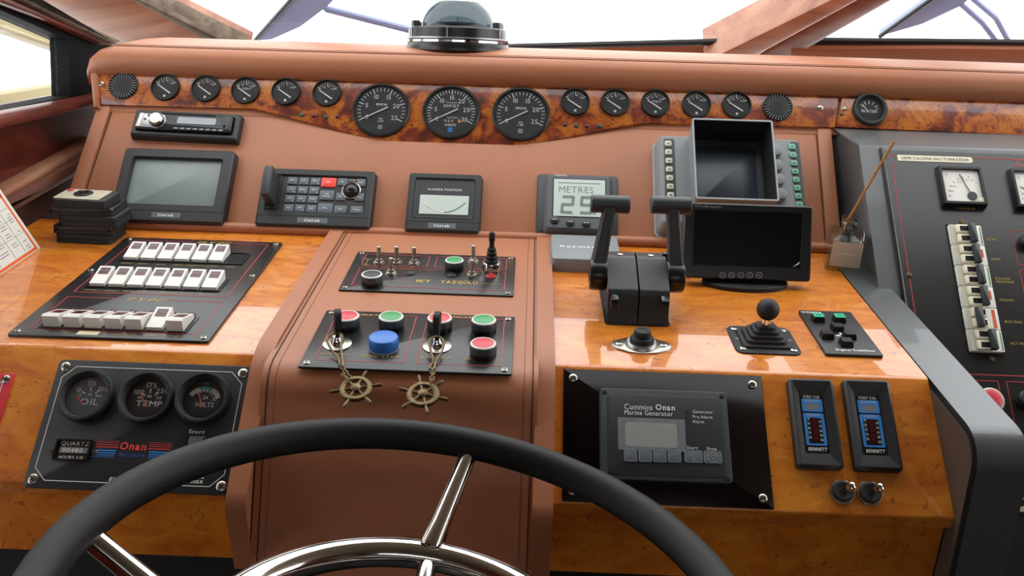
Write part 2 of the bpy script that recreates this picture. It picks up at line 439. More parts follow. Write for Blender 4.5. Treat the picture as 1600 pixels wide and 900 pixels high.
# wiper shadows on the windscreen cover, built as solid blue-grey shapes
WX = Plane(W.O - W.n*.06, W.ex, W.ev)
def wiper(label, blade, arms, piv):
    u, v = WX.uv(*blade[0]); o = link('wiper_shadow', None, None, WX.M(u, v)); tag(o, label, 'wiper shadow', 'wiper shadows')
    f = lambda q: (WX.uv(*q)[0]-u, WX.uv(*q)[1]-v)
    poly = [f(q) for q in blade]; ar = sum(poly[i-1][0]*poly[i][1]-poly[i][0]*poly[i-1][1] for i in range(len(poly)))
    mb = MB().prism(poly if ar > 0 else poly[::-1], -.012, .004, .002); link('blade', mb.mesh('blade', 'shadow_blue'), o)
    c = [f(q) for q in blade[:2]]
    link('blade_spine', MB().tube([(c[0][0], c[0][1], .004), (c[1][0], c[1][1], .004)], .005, 8).mesh('blade_spine', 'charcoal'), o)
    for a in arms:
        pts = [f(q)+(0,) for q in a]; link('arm', MB().tube(pts, .006, 8).mesh('arm', 'shadow_blue'), o)
    q = f(piv); link('pivot', MB().cyl(q[0], q[1], -.02, .02, .03, 16, .004).mesh('pivot', 'charcoal'), o)
wiper('blue-grey wiper shadow left of the compass with its blade rising out of frame', [(398, 62), (560, -120), (640, -120), (512, 8), (470, 40), (425, 60)],
      [[(505, 12), (530, 17), (642, 45), (760, 75)], [(508, 15), (642, 49), (760, 82)]], (760, 82))
wiper('blue-grey wiper shadow right of the wooden mullion with two bent arms', [(1374, 55), (1458, -6), (1560, -80), (1600, -80), (1520, -8), (1500, 8), (1440, 36)],
      [[(1500, 5), (1535, 36), (1562, 72)], [(1516, -6), (1556, 28), (1580, 72)]], (1575, 84))

# ------------------------------------------------------------------ the helm console
def arc_poly(pts, radii, seg=6):
    out = []; n = len(pts)
    for i, p in enumerate(pts):
        r = radii[i]; p = Vector(p)
        if not r: out.append(tuple(p)); continue
        a = (Vector(pts[i-1])-p).normalized(); b = (Vector(pts[(i+1) % n])-p).normalized()
        th = a.angle(b); t = r/math.tan(th/2); c = p + (a+b).normalized()*(r/math.sin(th/2))
        s0 = p+a*t-c; s1 = p+b*t-c; tot = s0.angle(s1); sg = 1 if s0.x*s1.y-s0.y*s1.x > 0 else -1
        for k in range(seg+1):
            w = sg*tot*k/seg; out.append((c.x+s0.x*math.cos(w)-s0.y*math.sin(w), c.y+s0.x*math.sin(w)+s0.y*math.cos(w)))
    return out
def xprism(prof, x0, x1, bev=0, mb=None):
    """closed YZ profile extruded from x0 to x1, both end edges bevelled"""
    mb = mb or MB(); mb.M = XEXT
    ar = sum(prof[i-1][0]*prof[i][1]-prof[i][0]*prof[i-1][1] for i in range(len(prof)))
    if ar < 0: prof = prof[::-1]
    if not bev: mb.prism(prof, x0, x1)
    else:
        rings = []
        for k in range(4):
            a = R(30*k); rings.append([(x, y, x0+bev*(1-math.sin(a))) for x, y in inset(prof, bev*(1-math.cos(R(90-30*k))) if 0 else bev*(1-math.sin(a)))])
        for k in range(3, -1, -1):
            a = R(30*k); rings.append([(x, y, x1-bev*(1-math.sin(a))) for x, y in inset(prof, bev*(1-math.sin(a)))])
        mb.loft(rings)
    mb.M = None; return mb
LB = (.921, DZ(YF)-(YF-.921)*math.tan(R(49)))     # lower edge of the fascia
con = link('helm_console', None, None, Matrix.Translation((0, 1.2, .9))); tag(con, 'burl wood and brown leather helm console with sloping desk', 'console')
CI = Matrix.Translation((0, -1.2, -.9))
def cpart(name, mb, mt, parent=con, label=None):
    o = link(name, mb.mesh(name, mt), parent, CI if parent is con else None)
    if label: o['label'] = label
    return o
prof = arc_poly([(YB+.03, DZ(YB+.03)), (YF, DZ(YF)), LB, (LB[0]+.006, LB[1]-.016), (YB+.03, LB[1]+.05)], [0, .012, .004, 0, 0])
skirt = [(LB[0]+.014, LB[1]), (LB[0]+.026, .958), (LB[0]+.06, .958), (LB[0]+.06, LB[1]+.02)]
for x0, x1 in ((-.86, -.318), (.02, .508)):
    cpart('burl_desk', xprism(prof, x0, x1, .003), 'burl_desk')
    cpart('burl_skirt', xprism(skirt, x0, x1-.002, .002), 'burl_desk')
# raised centre pad
n10 = Vector((-math.sin(R(10)), math.cos(R(10)))); n49 = Vector((-math.sin(R(49)), math.cos(R(49))))
def pad_prof(o1, o2, rad, zb, inner=.02):
    a = Vector((YB+.004, DZ(YB+.004))) + n10*o1; d10 = Vector((math.cos(R(10)), math.sin(R(10)))); d49 = Vector((math.cos(R(49)), math.sin(R(49))))
    b = Vector((YF, DZ(YF))) + n49*o2
    # corner of the two offset planes
    t = (b-a).cross(d49)/d10.cross(d49) if hasattr(Vector((0, 0)), 'cross') else 0
    c = a + d10*t
    s = (c.y-LB[1]+.005)/d49.y; e = c - d49*s
    return arc_poly([tuple(a), tuple(c), tuple(e), (e.x+.022, zb), (e.x+.12, zb), (YB+.004, LB[1]+.1)], [0, rad, .03, 0, 0, 0], 8)
PADO = .012
def pad_front(off, zb=.962):
    a = Vector((YB+.004, DZ(YB+.004))) + n10*(.008+off); c = Vector((.985, DZ(.985))) + n10*(.008+off)
    return arc_poly([tuple(a), tuple(c), (.908-off, zb), (1.03, zb), (YB+.004, LB[1]+.1)], [0, .045, 0, 0, 0], 10)
cpart('leather_pad', xprism(pad_front(0), -.316, .020, .006), 'leather')
for x0 in (-.337, .017):
    cpart('pad_border', xprism(pad_prof(.0115, PADO+.004, .10, .962), x0, x0+.024, .005), 'leather')
for x in (-.3125, .0165):
    cpart('pad_seam', xprism(pad_front(.0006, .963), x+(.004 if x < -.1 else -.004), x+(.0056 if x < -.1 else -.0024), 0), 'seam')
    cpart('stitch_line', xprism(pad_front(.0004, .963), x+(.014 if x < -.1 else -.014), x+(.0147 if x < -.1 else -.0133), 0), 'stitch')
# upholstered instrument panel
UT = .272
upl = MB(); upl.M = U.M(0, 0); upl.prism([(-.812, -.02), (.53, -.02), (.53, UT), (-.79, UT)], -.03, 0, .004)
cpart('upholstered_panel', upl, 'leather')
for a, b in (((-.812, -.01), (-.793, UT)), ((.512, -.01), (.518, UT))):
    bd = MB(); bd.M = U.M(0, 0); bd.prism([(a[0], a[1]), (a[0]+.026, a[1]), (b[0]+.026, b[1]), b], -.01, .005, .004)
    cpart('panel_border', bd, 'leather')
    sm = MB(); sm.M = U.M(0, 0); xo = .027 if a[0] < 0 else -.002
    sm.prism([(a[0]+xo, a[1]), (a[0]+xo+.0018, a[1]), (b[0]+xo+.0018, b[1]), (b[0]+xo, b[1])], -.001, .0006); cpart('panel_seam', sm, 'seam')
bo = MB(); bo.M = U.M(0, 0); prf = [(-.800, .006, .002), (-.4, .006, .003), (0, .006, .003), (.52, .006, .003)]
bo.tube([(x, y, z) for x, y, z in prf], .0095, 12); cpart('bottom_roll', bo, 'leather')
sb = xprism([(YB+.02, DZ(YB)+.002), (YB+.16, 1.47), (1.85, 1.55), (1.85, 1.0), (YB+.02, 1.0)], -.80, .53); cpart('console_body', sb, 'leather_dark')
bk = MB(); bk.M = B.M(0, 0); bk.prism([(-.80, -.01), (.575, -.01), (.575, .09), (-.80, .09)], -.045, -.006); cpart('board_backing', bk, 'leather')
# padded roll along the top of the dash
cu = link('dash_cushion', None, None, Matrix.Translation((0, 1.7, 1.53))); tag(cu, 'brown leather padded roll running along the top of the dash', 'cushion')
CP = [(1.86, 1.52), (1.63, 1.520), (1.617, 1.528), (1.611, 1.543), (1.611, 1.558), (1.617, 1.570), (1.628, 1.5765), (1.655, 1.5845), (1.69, 1.591), (1.74, 1.596), (1.79, 1.594), (1.83, 1.585), (1.86, 1.565)]
rings = []
for x, k, dz in ((-.819, .12, -.03), (-.818, .6, -.020), (-.812, .80, -.012), (-.797, .93, -.005), (-.765, 1, 0), (-.4, 1, 0), (0, 1, .001), (.5, 1, .002), (1.0, 1, .001), (1.5, 1, 0)):
    cy, cz = 1.735, 1.535
    rings.append([(x + (.10*max(0, (y-1.62))/.24 if x < -.7 else 0), cy+(y-cy)*(.9+.1*k), cz+(z-cz)*k+dz) for y, z in CP[::-1]])
mb = MB().loft(rings); o = link('pad', mb.mesh('pad', 'leather', 60), cu, Matrix.Translation((0, -1.7, -1.53)))
mb = MB(); mb.M = B.M(0, 0); e_ = [B.uv(x, y) for x, y in ((143, 92), (143, 120), (147, 170), (156, 170), (153, 92))]; mb.prism(e_, -.06, .006, .004); link('end_roll', mb.mesh('end_roll', 'leather', 60), cu, Matrix.Translation((0, -1.7, -1.53)))
for (y, z), mt, r in (((1.6265, 1.5761), 'seam', .0008), ((1.634, 1.5786), 'stitch', .0006)):
    mb = MB().tube([(-.80, y, z), (-.4, y, z), (0, y, z+.001), (.5, y, z+.002), (1.0, y, z+.001), (1.5, y, z)], r, 6)
    link('seam' if mt == 'seam' else 'stitch_line', mb.mesh('seam', mt), cu, Matrix.Translation((0, -1.7, -1.53)))
# steel-grey partition right of the desk
pt = link('console_partition', None, None, Matrix.Translation((.535, 1.1, .9))); tag(pt, 'grey metallic partition with rounded front edge beside the burl desk', 'partition')
pp = arc_poly([(1.50, DZ(1.50)+.001), (.893, DZ(.893)+.001), (.925, .60), (1.50, .60)], [0, .045, 0, 0], 8)
link('partition_body', xprism(pp, .509, .566, .008).mesh('partition_body', 'hammered', 50), pt, Matrix.Translation((-.535, -1.1, -.9)))
link('shade_sheet', xprism(inset(pp if sum(pp[i-1][0]*pp[i][1]-pp[i][0]*pp[i-1][1] for i in range(len(pp))) > 0 else pp[::-1], .010), .5078, .5098).mesh('shade_sheet', 'shade_brown'), pt, Matrix.Translation((-.535, -1.1, -.9)))  # thin brown sheet, carries the shade of the partition's side in its colour
struct('void_board', xprism([(1.06, .0), (1.06, 1.05), (1.10, 1.05), (1.10, 0)], -1.0, .50), 'void')  # near-black board standing for the dark void under the skirt

# ------------------------------------------------------------------ burl gauge boards
def board(label, pts, curve=None):
    t = Th('gauge_board', label, 'gauge board', B, *pts[0]); poly = [t.l(x, y) for x, y in pts]
    ar = sum(poly[i-1][0]*poly[i][1]-poly[i][0]*poly[i-1][1] for i in range(len(poly)))
    if ar < 0: poly = poly[::-1]
    t.p('board', MB().prism(poly, -.014, 0, .0015), 'burl'); return t
low = []
for i in range(25):                                   # the lower edge dips under the three large gauges
    k = i/24; x = 392 + (1012-392)*k; base = 169.5 + (192-169.5)*k
    dip = (math.sin(math.pi*min(1, max(0, k)))**1.25)*52 if 0 < k < 1 else 0
    low.append((x, base + dip))
gb = board('long burl wood board carrying fifteen round gauges and vents under the cushion', [(151, 104), (1311, 147), (1305, 199)] + low[::-1] + [(154, 163)])
for x, y in ((158, 131), (1282, 168)): screw(gb, *gb.l(x, y), 0, .0052, parent=gb.o)
for x, y, c in ((472, 180, 'green'), (490, 181, 'maroon'), (509, 183, 'green'), (527, 182, 'maroon'), (883, 195, 'maroon'), (900, 196, 'green'), (917, 197, 'maroon'), (936, 197, 'green')):
    q = gb.l(x, y); gb.p('indicator_lamp', MB().lathe([(.0042, 0), (.0040, .0015), (.0028, .0026), (.0008, .003)], q[0], q[1], 14), 'black_smooth' if 0 else ('lamp_green' if c == 'green' else 'maroon') if 'lamp_green' in MATS else c)
gb2 = board('short burl wood board with one gauge above the electrical cabinet', [(1317, 146), (1800, 166), (1800, 220), (1306, 198)])
for x, y, m_ in ((1319, 170, 'steel'), (1315, 178, 'brass_old')): screw(gb2, *gb2.l(x, y), 0, .004, m_, parent=gb2.o)

def needle(mb, x, y, z, ang, tip, tail, w):
    c, s = math.cos(ang), math.sin(ang)
    a = [(-tail, -w/2), (tip, -w*.35), (tip, w*.35), (-tail, w/2)]
    return mb.prism([(x+p*c-q*s, y+p*s+q*c) for p, q in a], z, z+.0008)
def ticks(mb, r0, r1, a0, a1, n, z, w, cx=0, cy=0):
    for i in range(n):
        a = R(a0+(a1-a0)*i/(n-1)); c, s = math.cos(a), math.sin(a)
        mb.strip([(cx+r0*c, cy+r0*s), (cx+r1*c, cy+r1*s)], w, z)
    return mb
def gauge_body(t, r, dial='dial', bezel='black_smooth', lens=True):
    t.p('bezel', MB().lathe([(r, 0), (r, .004), (r*.97, .0055), (r*.92, .0055), (r*.90, .002), (r*.90, .001)], n=48, c1=False), bezel)
    t.p('dial', MB().cyl(0, 0, .0006, r*.905, .0008, 48), dial)
    if lens: t.p('lens', MB().cyl(0, 0, .0040, r*.905, .0005, 40), 'lens_glass')
sm = [(259, 137, 'oil', 'small dark gauge next to the left round vent on the burl board', '', ''), (322, 139, 'a', 'second small gauge from the left vent with a shiny reflecting lens', '', ''),
      (384, 142, 'v', 'third small gauge from the left vent, marked VOLT', 'VOLT', ''), (447, 144, 'b', 'fourth small gauge from the left vent on the burl board', '', ''),
      (511, 146, 'c', 'fifth small gauge, just left of the three large dials', '', ''), (899, 160, 'd', 'small gauge just right of the three large dials', '', ''),
      (961, 161, 'e', 'second small gauge right of the large dials', '', ''), (1024, 162, 'f', 'third small gauge right of the large dials, marked VOLT', 'VOLT', ''),
      (1088, 164, 'g', 'fourth small gauge right of the large dials, above the display hood', '', ''), (1151, 165, 'h', 'fifth small gauge, just left of the right round vent', '', '')]
for i, (x, y, k, lb, word, _) in enumerate(sm):
    t = Th('instrument_gauge', lb, 'gauge', B, x, y, group='small gauges on the burl board'); r = .0265
    gauge_body(t, r)
    mk = MB(); ticks(mk, r*.62, r*.74, 150, 30, 9, .0016, .0009); ticks(mk, r*.54, r*.76, 148, 32, 3, .0016, .0013, 0, 0)
    for a in (120, 78, 42): mk.text(random.choice(('40', '80', '12', '5', '10')), r*.44*math.cos(R(a)), r*.50*math.sin(R(a)), .0016, .0032)
    if word: mk.text(word, r*.10, r*.14, .0016, .0040, bold=True)
    mk.box(r*.0, -r*.62, .0014, .0042, .0042, .0003, .0008)
    t.p('dial_marks', mk, 'print_white', smooth=None)
    t.p('needle', needle(MB(), r*.36, -r*.42, .0022, R(146), r*1.10, .001, .0027), 'white')
for i, (x, y, lb, kn) in enumerate(((596, 173, 'left one of the three large dials, rev counter reading to 25', 0), (705, 176, 'middle one of the three large dials, speed log reading to 30 with counters', 1), (814, 179, 'right one of the three large dials, rev counter reading to 25', 0))):
    t = Th('rev_counter' if not kn else 'speed_log', lb, 'gauge', B, x, y, group='large dials on the burl board'); r = .0525
    gauge_body(t, r)
    mk = MB(); n = 31 if kn else 26; a0, a1 = 208, -28
    ticks(mk, r*.72, r*.82, a0, a1, n, .0016, .0010); ticks(mk, r*.68, r*.83, a0, a1, 7 if kn else 6, .0016, .0017)
    for j in range(7 if kn else 6):
        a = R(a0+(a1-a0)*j/(6 if kn else 5)); mk.text(str(j*5), r*.54*math.cos(a), r*.55*math.sin(a), .0016, .0085)
    if kn:
        mk.text('Running Hrs', r*.0, r*.37, .0016, .0036, shear=.3, sx=.7); mk.text('009127', 0, r*.24, .0016, .0056, sx=1.15)
        mk.text('ELECTRONICS', r*.06, -r*.20, .0016, .0028, sx=.7); mk.text('0 0 0', -r*.06, -r*.32, .0016, .0050, sx=1.0)
        mk.text('KNOTS', 0, -r*.47, .0016, .0042, bold=True, sx=.85)
        t.p('counter_wheel', MB().box(r*.30, -r*.32, .0016, .004, .006, .0004, .001), 'amber')
        t.p('badge', MB().box(0, -r*.64, .0014, .0085, .0085, .0003, .001), 'blue_print')
    else:
        mk.text('mtu', 0, r*.24, .0016, .0055, bold=True, sx=1.4); mk.text('min', 0, -r*.30, .0016, .0034, bold=True); mk.text('x100', 0, -r*.40, .0016, .0034, bold=True)
        t.p('badge', MB().box(0, -r*.62, .0014, .0085, .0085, .0003, .001), 'print_grey')
    t.p('dial_marks', mk, 'print_white', smooth=None)
    t.p('needle', needle(MB(), 0, 0, .0024, R(208), r*.80, r*.26, .0021), 'white')
    t.p('hub', MB().cyl(0, 0, .0016, .0030, .0012, 16), 'dial')
t = Th('water_gauge', 'black rimmed WATER level gauge on the short burl board', 'gauge', B, 1358, 172); r = .031
t.p('bezel', MB().lathe([(r, 0), (r, .007), (r*.95, .0095), (r*.84, .0095), (r*.72, .003), (r*.72, .001)], n=48, c1=False), 'black_plastic')
t.p('dial', MB().cyl(0, 0, .0006, r*.73, .0008, 40), 'dial'); t.p('lens', MB().cyl(0, 0, .006, r*.78, .0005, 40), 'lens_glass')
mk = MB(); ticks(mk, r*.38, r*.55, 150, 30, 5, .0016, .0014); mk.text('WATER', 0, -r*.10, .0016, .005, bold=True); mk.text('E', -r*.42, -r*.05, .0016, .005); mk.text('F', r*.45, r*.06, .0016, .005)
t.p('dial_marks', mk, 'print_white', smooth=None); t.p('needle', needle(MB(), -r*.1, -r*.12, .0022, R(125), r*.52, .001, .0015), 'white')
for x, y, lb in ((193, 134, 'round black ribbed vent at the left end of the burl board'), (1215, 168, 'round black ribbed vent at the right end of the burl board')):
    t = Th('round_vent', lb, 'vent', B, x, y, group='round vents on the burl board'); r = .0265
    t.p('rim', MB().lathe([(r, 0), (r, .003), (r*.95, .004), (r*.93, .001)], n=48, c1=False), 'black_matt')
    t.p('backing', MB().cyl(0, 0, .0004, r*.94, .0006, 40), 'void')
    f = MB()
    for k in range(28):
        a = R(k*360/28); c, s = math.cos(a), math.sin(a); f.strip([(r*.60*c, r*.60*s), (r*.95*c, r*.95*s)], .0022, .0005, .003)
    t.p('fins', f, 'case_grey', smooth=None)
    t.p('cone', MB().lathe([(r*.64, .0006), (r*.62, .004), (r*.4, .0046), (r*.05, .0048)], n=36), 'black_matt')
    t.p('badge', MB().box(0, 0, .0046, .013, .013, .0004, .002), 'rubber')

# ------------------------------------------------------------------ instruments on the upholstered panel
Q = {}
def bezel_unit(t, quad, depth, r, mt, bot=.0, rim=.012, rec=.004):
    """raised instrument case: chamfered box with a recessed face; returns cx, cy, w, h of the front"""
    cx, cy, w, h = t.q(quad, depth)
    o = rr(w, h, r, 3, cx, cy); ft = rr(w+.004, h+.004, r, 3, cx, cy)
    i0 = rr(w-2*rim, h-2*rim-bot, max(.003, r), 3, cx, cy+bot/2); i1 = inset(i0, .003)
    mb = MB().loft([[(x, y, 0) for x, y in ft], [(x, y, depth-.003) for x, y in o], [(x, y, depth) for x, y in inset(o, .003)], [(x, y, depth) for x, y in i0], [(x, y, depth-rec) for x, y in i1]])
    t.p('case', mb, mt, smooth=30); return cx, cy, w, h
# car radio
t = Th('car_radio', 'black and silver car radio mounted just under the burl board', 'radio', U, 290, 196, 0, R(-1.2))
cx, cy, w, h = bezel_unit(t, [(212, 170), (377, 178), (368, 219), (203, 209)], .016, .003, 'black_plastic', rim=.008, rec=.006)
fc = t.p('face', MB().box(cx, cy-.0005, .008, w-.020, h-.020, .014, .006, .003), 'black_smooth')
z = .022
sv = [(cx-w/2+.012, cy-h/2+.013), (cx-w/2+.050, cy-h/2+.012), (cx-w/2+.050, cy+h/2-.014), (cx-w/2+.015, cy+h/2-.013)]
t.p('silver_panel', MB().prism(sv, z-.001, z+.0012, .0008), 'aluminium')
t.p('white_key', MB().prism([(cx-w/2+.011, cy-h/2+.013), (cx-w/2+.019, cy-h/2+.013), (cx-w/2+.021, cy+h/2-.013), (cx-w/2+.014, cy+h/2-.013)], z, z+.0025, .0008), 'white')
kx = cx-w/2+.047
t.p('collar', MB().cyl(kx, cy, z-.001, .0165, .0025, 8, .001), 'aluminium'); kn = t.p('volume_knob', MB().lathe([(.0128, z), (.0125, z+.008), (.0105, z+.0105), (.001, z+.0108)], kx, cy, 32), 'steel')
t.p('knob_ring', MB().lathe([(.0135, z), (.0135, z+.004), (.0120, z+.0045)], kx, cy, 32, c1=False), 'black_smooth', kn)
t.p('fascia', MB().prism([(kx+.010, cy-.006), (cx+w/2-.016, cy-.010), (cx+w/2-.014, cy+.012), (kx+.004, cy+.013)], z, z+.0008), 'charcoal')
t.p('display', MB().box(cx+.022, cy+.003, z+.0005, .070, .0135, .001, .003), 'grey_light')
for dx, dy in ((-.066, .010), (-.071, .002)): t.p('button', MB().cyl(cx+dx, cy+dy, z, .0025, .0015, 14), 'black_smooth')
t.p('socket', MB().cyl(cx+w/2-.023, cy-.005, z, .003, .0012, 16), 'void')
for k in range(8): t.p('preset_key', MB().prism([(cx-.018+k*.0115, cy-.0145), (cx-.009+k*.0115, cy-.0150), (cx-.0085+k*.0115, cy-.012), (cx-.0145+k*.0115, cy-.0118)], z, z+.0010), 'grey_plastic')
t.p('disc_slot', MB().box(cx+.012, cy+.0165, z, .115, .0032, .0004), 'void')
t.p('lettering', MB().text('CD/MP3', cx+.062, cy+.0155, z+.0006, .003).text('AUX', cx+.063, cy+.001, z+.001, .002), 'print_grey', smooth=None)

def logo_bar(t, cx, cy, z, w, lsize, word='Cetrek'):
    b = t.p('logo_plate', MB().box(cx, cy, z-.0004, w, lsize*1.9, .0009, .001), 'key_grey')
    t.p('lettering', MB().text(word, cx, cy, z+.0009, lsize, bold=True, sx=1.05), 'print_white', b, smooth=None)
# large monitor
t = Th('chart_plotter', 'boxy black plotter monitor with grey screen under the radio', 'monitor', U, 270, 293)
cx, cy, w, h = bezel_unit(t, [(195, 229), (366, 236), (346, 351), (170, 342)], .020, .005, 'black_plastic', bot=.016, rim=.017, rec=.009)
sx, sy, sw, sh = t.q([(212, 246), (350, 250), (332, 331), (194, 325)], .012)
t.p('screen', MB().box(sx, sy, .010, sw, sh, .003, .004, .0015), 'screen_crt')
t.p('groove', MB().strip([(cx-w/2+.001, cy-h/2+.021), (cx+w/2-.001, cy-h/2+.021)], .0012, .0198), 'void', smooth=None)
logo_bar(t, cx, cy-h/2+.0125, .020, .050, .0052)
# keypad
t = Th('autopilot_keypad', 'black keypad with a red key, trackball and raised lever', 'keypad', U, 492, 310)
cx, cy, w, h = bezel_unit(t, [(412, 261), (586, 267), (577, 356), (397, 351)], .018, .005, 'black_plastic', bot=.014, rim=.012, rec=.004)
Z = .014
def key(quad, mt, txt=None, ink='print_white', sub=None):
    kx, ky, kw, kh = t.q(quad, Z+.002); k = t.p('key', MB().box(kx, ky, Z-.001, kw, kh, .0032, .0012, .0007), mt)
    if txt:
        m2 = MB(); L2 = txt.split('|')
        for i, s in enumerate(L2): m2.text(s, kx, ky+(len(L2)-1)*.0022-i*.0044+(.0012 if sub else 0), Z+.0024, .0024, bold=True)
        if sub: m2.text(sub, kx+kw*.28, ky-kh*.28, Z+.0024, .0022, bold=True)
        t.p('lettering', m2, ink, k, smooth=None)
zk = lambda x, y: (390+x*220/1600, 250+y*120/873)
def kq(x0, y0, x1, y1, lean=0): return [zk(x0+lean, y0), zk(x1+lean, y0), zk(x1, y1), zk(x0, y1)]
names = [['Ships', 'Info', 'Mark'], ['A-B', 'Zoom', 'Plot'], ['Chart', 'Nav', 'Track'], ['CLR', 'Light', 'ENT']]
for r_ in range(4):
    for c_ in range(3):
        x0 = 428-16*r_+c_*130; y0 = 192+103*r_+c_*4; key(kq(x0, y0, x0+112, y0+82, 12), 'key_grey', names[r_][c_], sub=str(r_*3+c_+1) if r_ < 3 else ('0' if c_ == 1 else None))
key(kq(808, 202, 978, 306, 12), 'red_key', 'OFF'); key(kq(790, 345, 955, 452, 12), 'key_grey', 'ON|Standby'); key(kq(768, 490, 938, 600, 12), 'key_grey', 'Pilot')
key(kq(996, 206, 1106, 290, 10), 'key_grey', 'IN'); key(kq(1210, 214, 1314, 298, 10), 'key_grey', 'OUT'); key(kq(976, 372, 1086, 458, 10), 'key_grey', 'Pan'); key(kq(1188, 378, 1298, 464, 10), 'key_grey', 'Menu')
key(kq(956, 518, 1098, 602, 10), 'key_grey', 'WP'); key(kq(1142, 524, 1284, 606, 10), 'key_grey', 'Target')
bx, by = t.l(*zk(1152, 335), .020)
t.p('trackball_ring', MB().lathe([(.0165, Z-.001), (.0165, Z+.003), (.0150, Z+.004), (.0138, Z+.003), (.0138, Z)], bx, by, 36, c1=False), 'steel')
t.p('trackball', MB().sphere((bx, by, Z-.002), .0138, 28, 12, 0, 89), 'black_smooth')
t.p('lettering', MB().text('ZOOM', *t.l(*zk(1165, 230), Z), Z+.0006, .0026, bold=True), 'print_white', smooth=None)
t.p('groove', MB().strip([(cx-w/2+.001, cy-h/2+.019), (cx+w/2-.001, cy-h/2+.019)], .0010, .0178), 'void', smooth=None)
logo_bar(t, cx, cy-h/2+.0110, .018, .052, .0052)
hx, hy = t.l(*zk(275, 350), Z)
t.p('lever_socket', MB().ring(rr(.026, .066, .006, 4, hx, hy-.002), rr(.020, .060, .004, 4, hx, hy-.002), Z-.002, Z+.002), 'black_matt')
lv = MB().prism(rr(.015, .056, .003, 3, hx-.001, hy-.002), Z-.002, Z+.040, .002)
lv.v = [(x-(zz-Z)*.02, y+(zz-Z)*.05, zz) for x, y, zz in lv.v]
t.p('lever', lv, 'charcoal')
# rudder indicator
t = Th('rudder_indicator', 'square black rudder position indicator with white scale window', 'indicator', U, 693, 318)
cx, cy, w, h = bezel_unit(t, [(640, 269), (753, 272), (748, 363), (632, 360)], .018, .005, 'black_plastic', bot=.013, rim=.010, rec=.004)
ix, iy, iw, ih = t.q([(651, 279), (741, 281), (738, 342), (646, 339)], .015)
t.p('face_plate', MB().box(ix, iy, .0135, iw, ih, .0012, .003), 'panel_enamel')
t.p('face_line', MB().ring(rr(iw, ih, .003, 3, ix, iy), rr(iw-.002, ih-.002, .003, 3, ix, iy), .0147, .0150), 'key_grey')
wx, wy, ww, wh = t.q([(657, 305), (733, 306), (731, 336), (654, 334)], .015)
t.p('scale_window', MB().box(wx, wy, .0147, ww, wh, .0008), 'lcd')
def arc_strip(mb, cx, cy, r, a0, a1, w, z, n=12):
    return mb.strip([(cx+r*math.cos(R(a0+(a1-a0)*i/n)), cy+r*math.sin(R(a0+(a1-a0)*i/n))*.8) for i in range(n+1)], w, z)
sc = MB(); sg = MB(); r_ = ww*.46
pa_ = lambda k: (wx+k*ww*.43, wy-wh*.40+k*k*wh*.52); sc.strip([pa_(-1+i/10) for i in range(11)], .0024, .0156); sg.strip([pa_(i/10) for i in range(11)], .0016, .0156)
sc.strip([(wx, wy-wh*.42), (wx, wy+wh*.45)], .0012, .0157); t.p('port_scale', sc, 'white', smooth=None); t.p('starboard_scale', sg, 'green', smooth=None)
t.p('lettering', MB().text('RUDDER POSITION', ix, wy+wh*.5+.0115, .0150, .0042, sx=1.05), 'print_white', smooth=None)
t.p('groove', MB().strip([(cx-w/2+.001, cy-h/2+.018), (cx+w/2-.001, cy-h/2+.018)], .0010, .0178), 'void', smooth=None)
logo_bar(t, cx, cy-h/2+.0105, .018, .048, .0052)
# depth display
t = Th('depth_display', 'grey depth display reading METRES on the upholstered panel', 'display', U, 901, 320)
cx, cy, w, h = t.q([(843, 270), (967, 277), (965, 371), (834, 367)], .004)
t.p('back_plate', MB().box(cx, cy, 0, w, h, .005, .006, .002), 'black_plastic')
cx, cy, w, h = t.q([(858, 270), (957, 275), (954, 362), (849, 357)], .022)
a = rr(w, h, .008, 4, cx, cy); t.p('case', MB().loft([[(x, y, .004) for x, y in rr(w+.008, h+.008, .010, 4, cx, cy)], [(x, y, .018) for x, y in a], [(x, y, .022) for x, y in inset(a, .004)]]), 'case_grey')
lx, ly, lw, lh = t.q([(867, 279), (948, 283), (943, 341), (863, 336)], .022)
t.p('display_frame', MB().box(lx, ly, .0215, lw+.004, lh+.004, .0008, .002), 'black_smooth')
t.p('lcd', MB().box(lx, ly, .0218, lw, lh, .0010, .001), 'lcd')
def seg7(mb, d, x, y, w, h, z, th, sh=.08):
    on = {'0': 'abcdef', '2': 'abged', '5': 'afgcd', '6': 'afgedc', '8': 'abcdefg'}[d]
    P_ = {'a': ((0, 1), (1, 1)), 'b': ((1, 1), (1, .5)), 'c': ((1, .5), (1, 0)), 'd': ((0, 0), (1, 0)), 'e': ((0, .5), (0, 0)), 'f': ((0, 1), (0, .5)), 'g': ((0, .5), (1, .5))}
    for s in on:
        (x0, y0), (x1, y1) = P_[s]; g = .10
        p0 = Vector((x+x0*w+sh*y0*h, y+y0*h)); p1 = Vector((x+x1*w+sh*y1*h, y+y1*h)); d_ = p1-p0
        mb.strip([tuple(p0+d_*g), tuple(p1-d_*g)], th, z)
ink = MB(); dx0 = lx-lw*.34
for i, d in enumerate('250'): seg7(ink, d, dx0+i*.0325+(.006 if i == 2 else 0), ly-lh*.40, .0175, .0300, .0230, .0050)
ink.box(dx0+.0325+.0235, ly-lh*.40, .0230, .0045, .0045, .0003)
ink.text('METRES', lx-lw*.06, ly+lh*.22, .0230, .0125, sx=.92); ink.strip([(lx-lw*.42, ly+lh*.40), (lx+lw*.40, ly+lh*.40)], .0008, .0230)
t.p('digits', ink, 'lcd_ink', smooth=None)
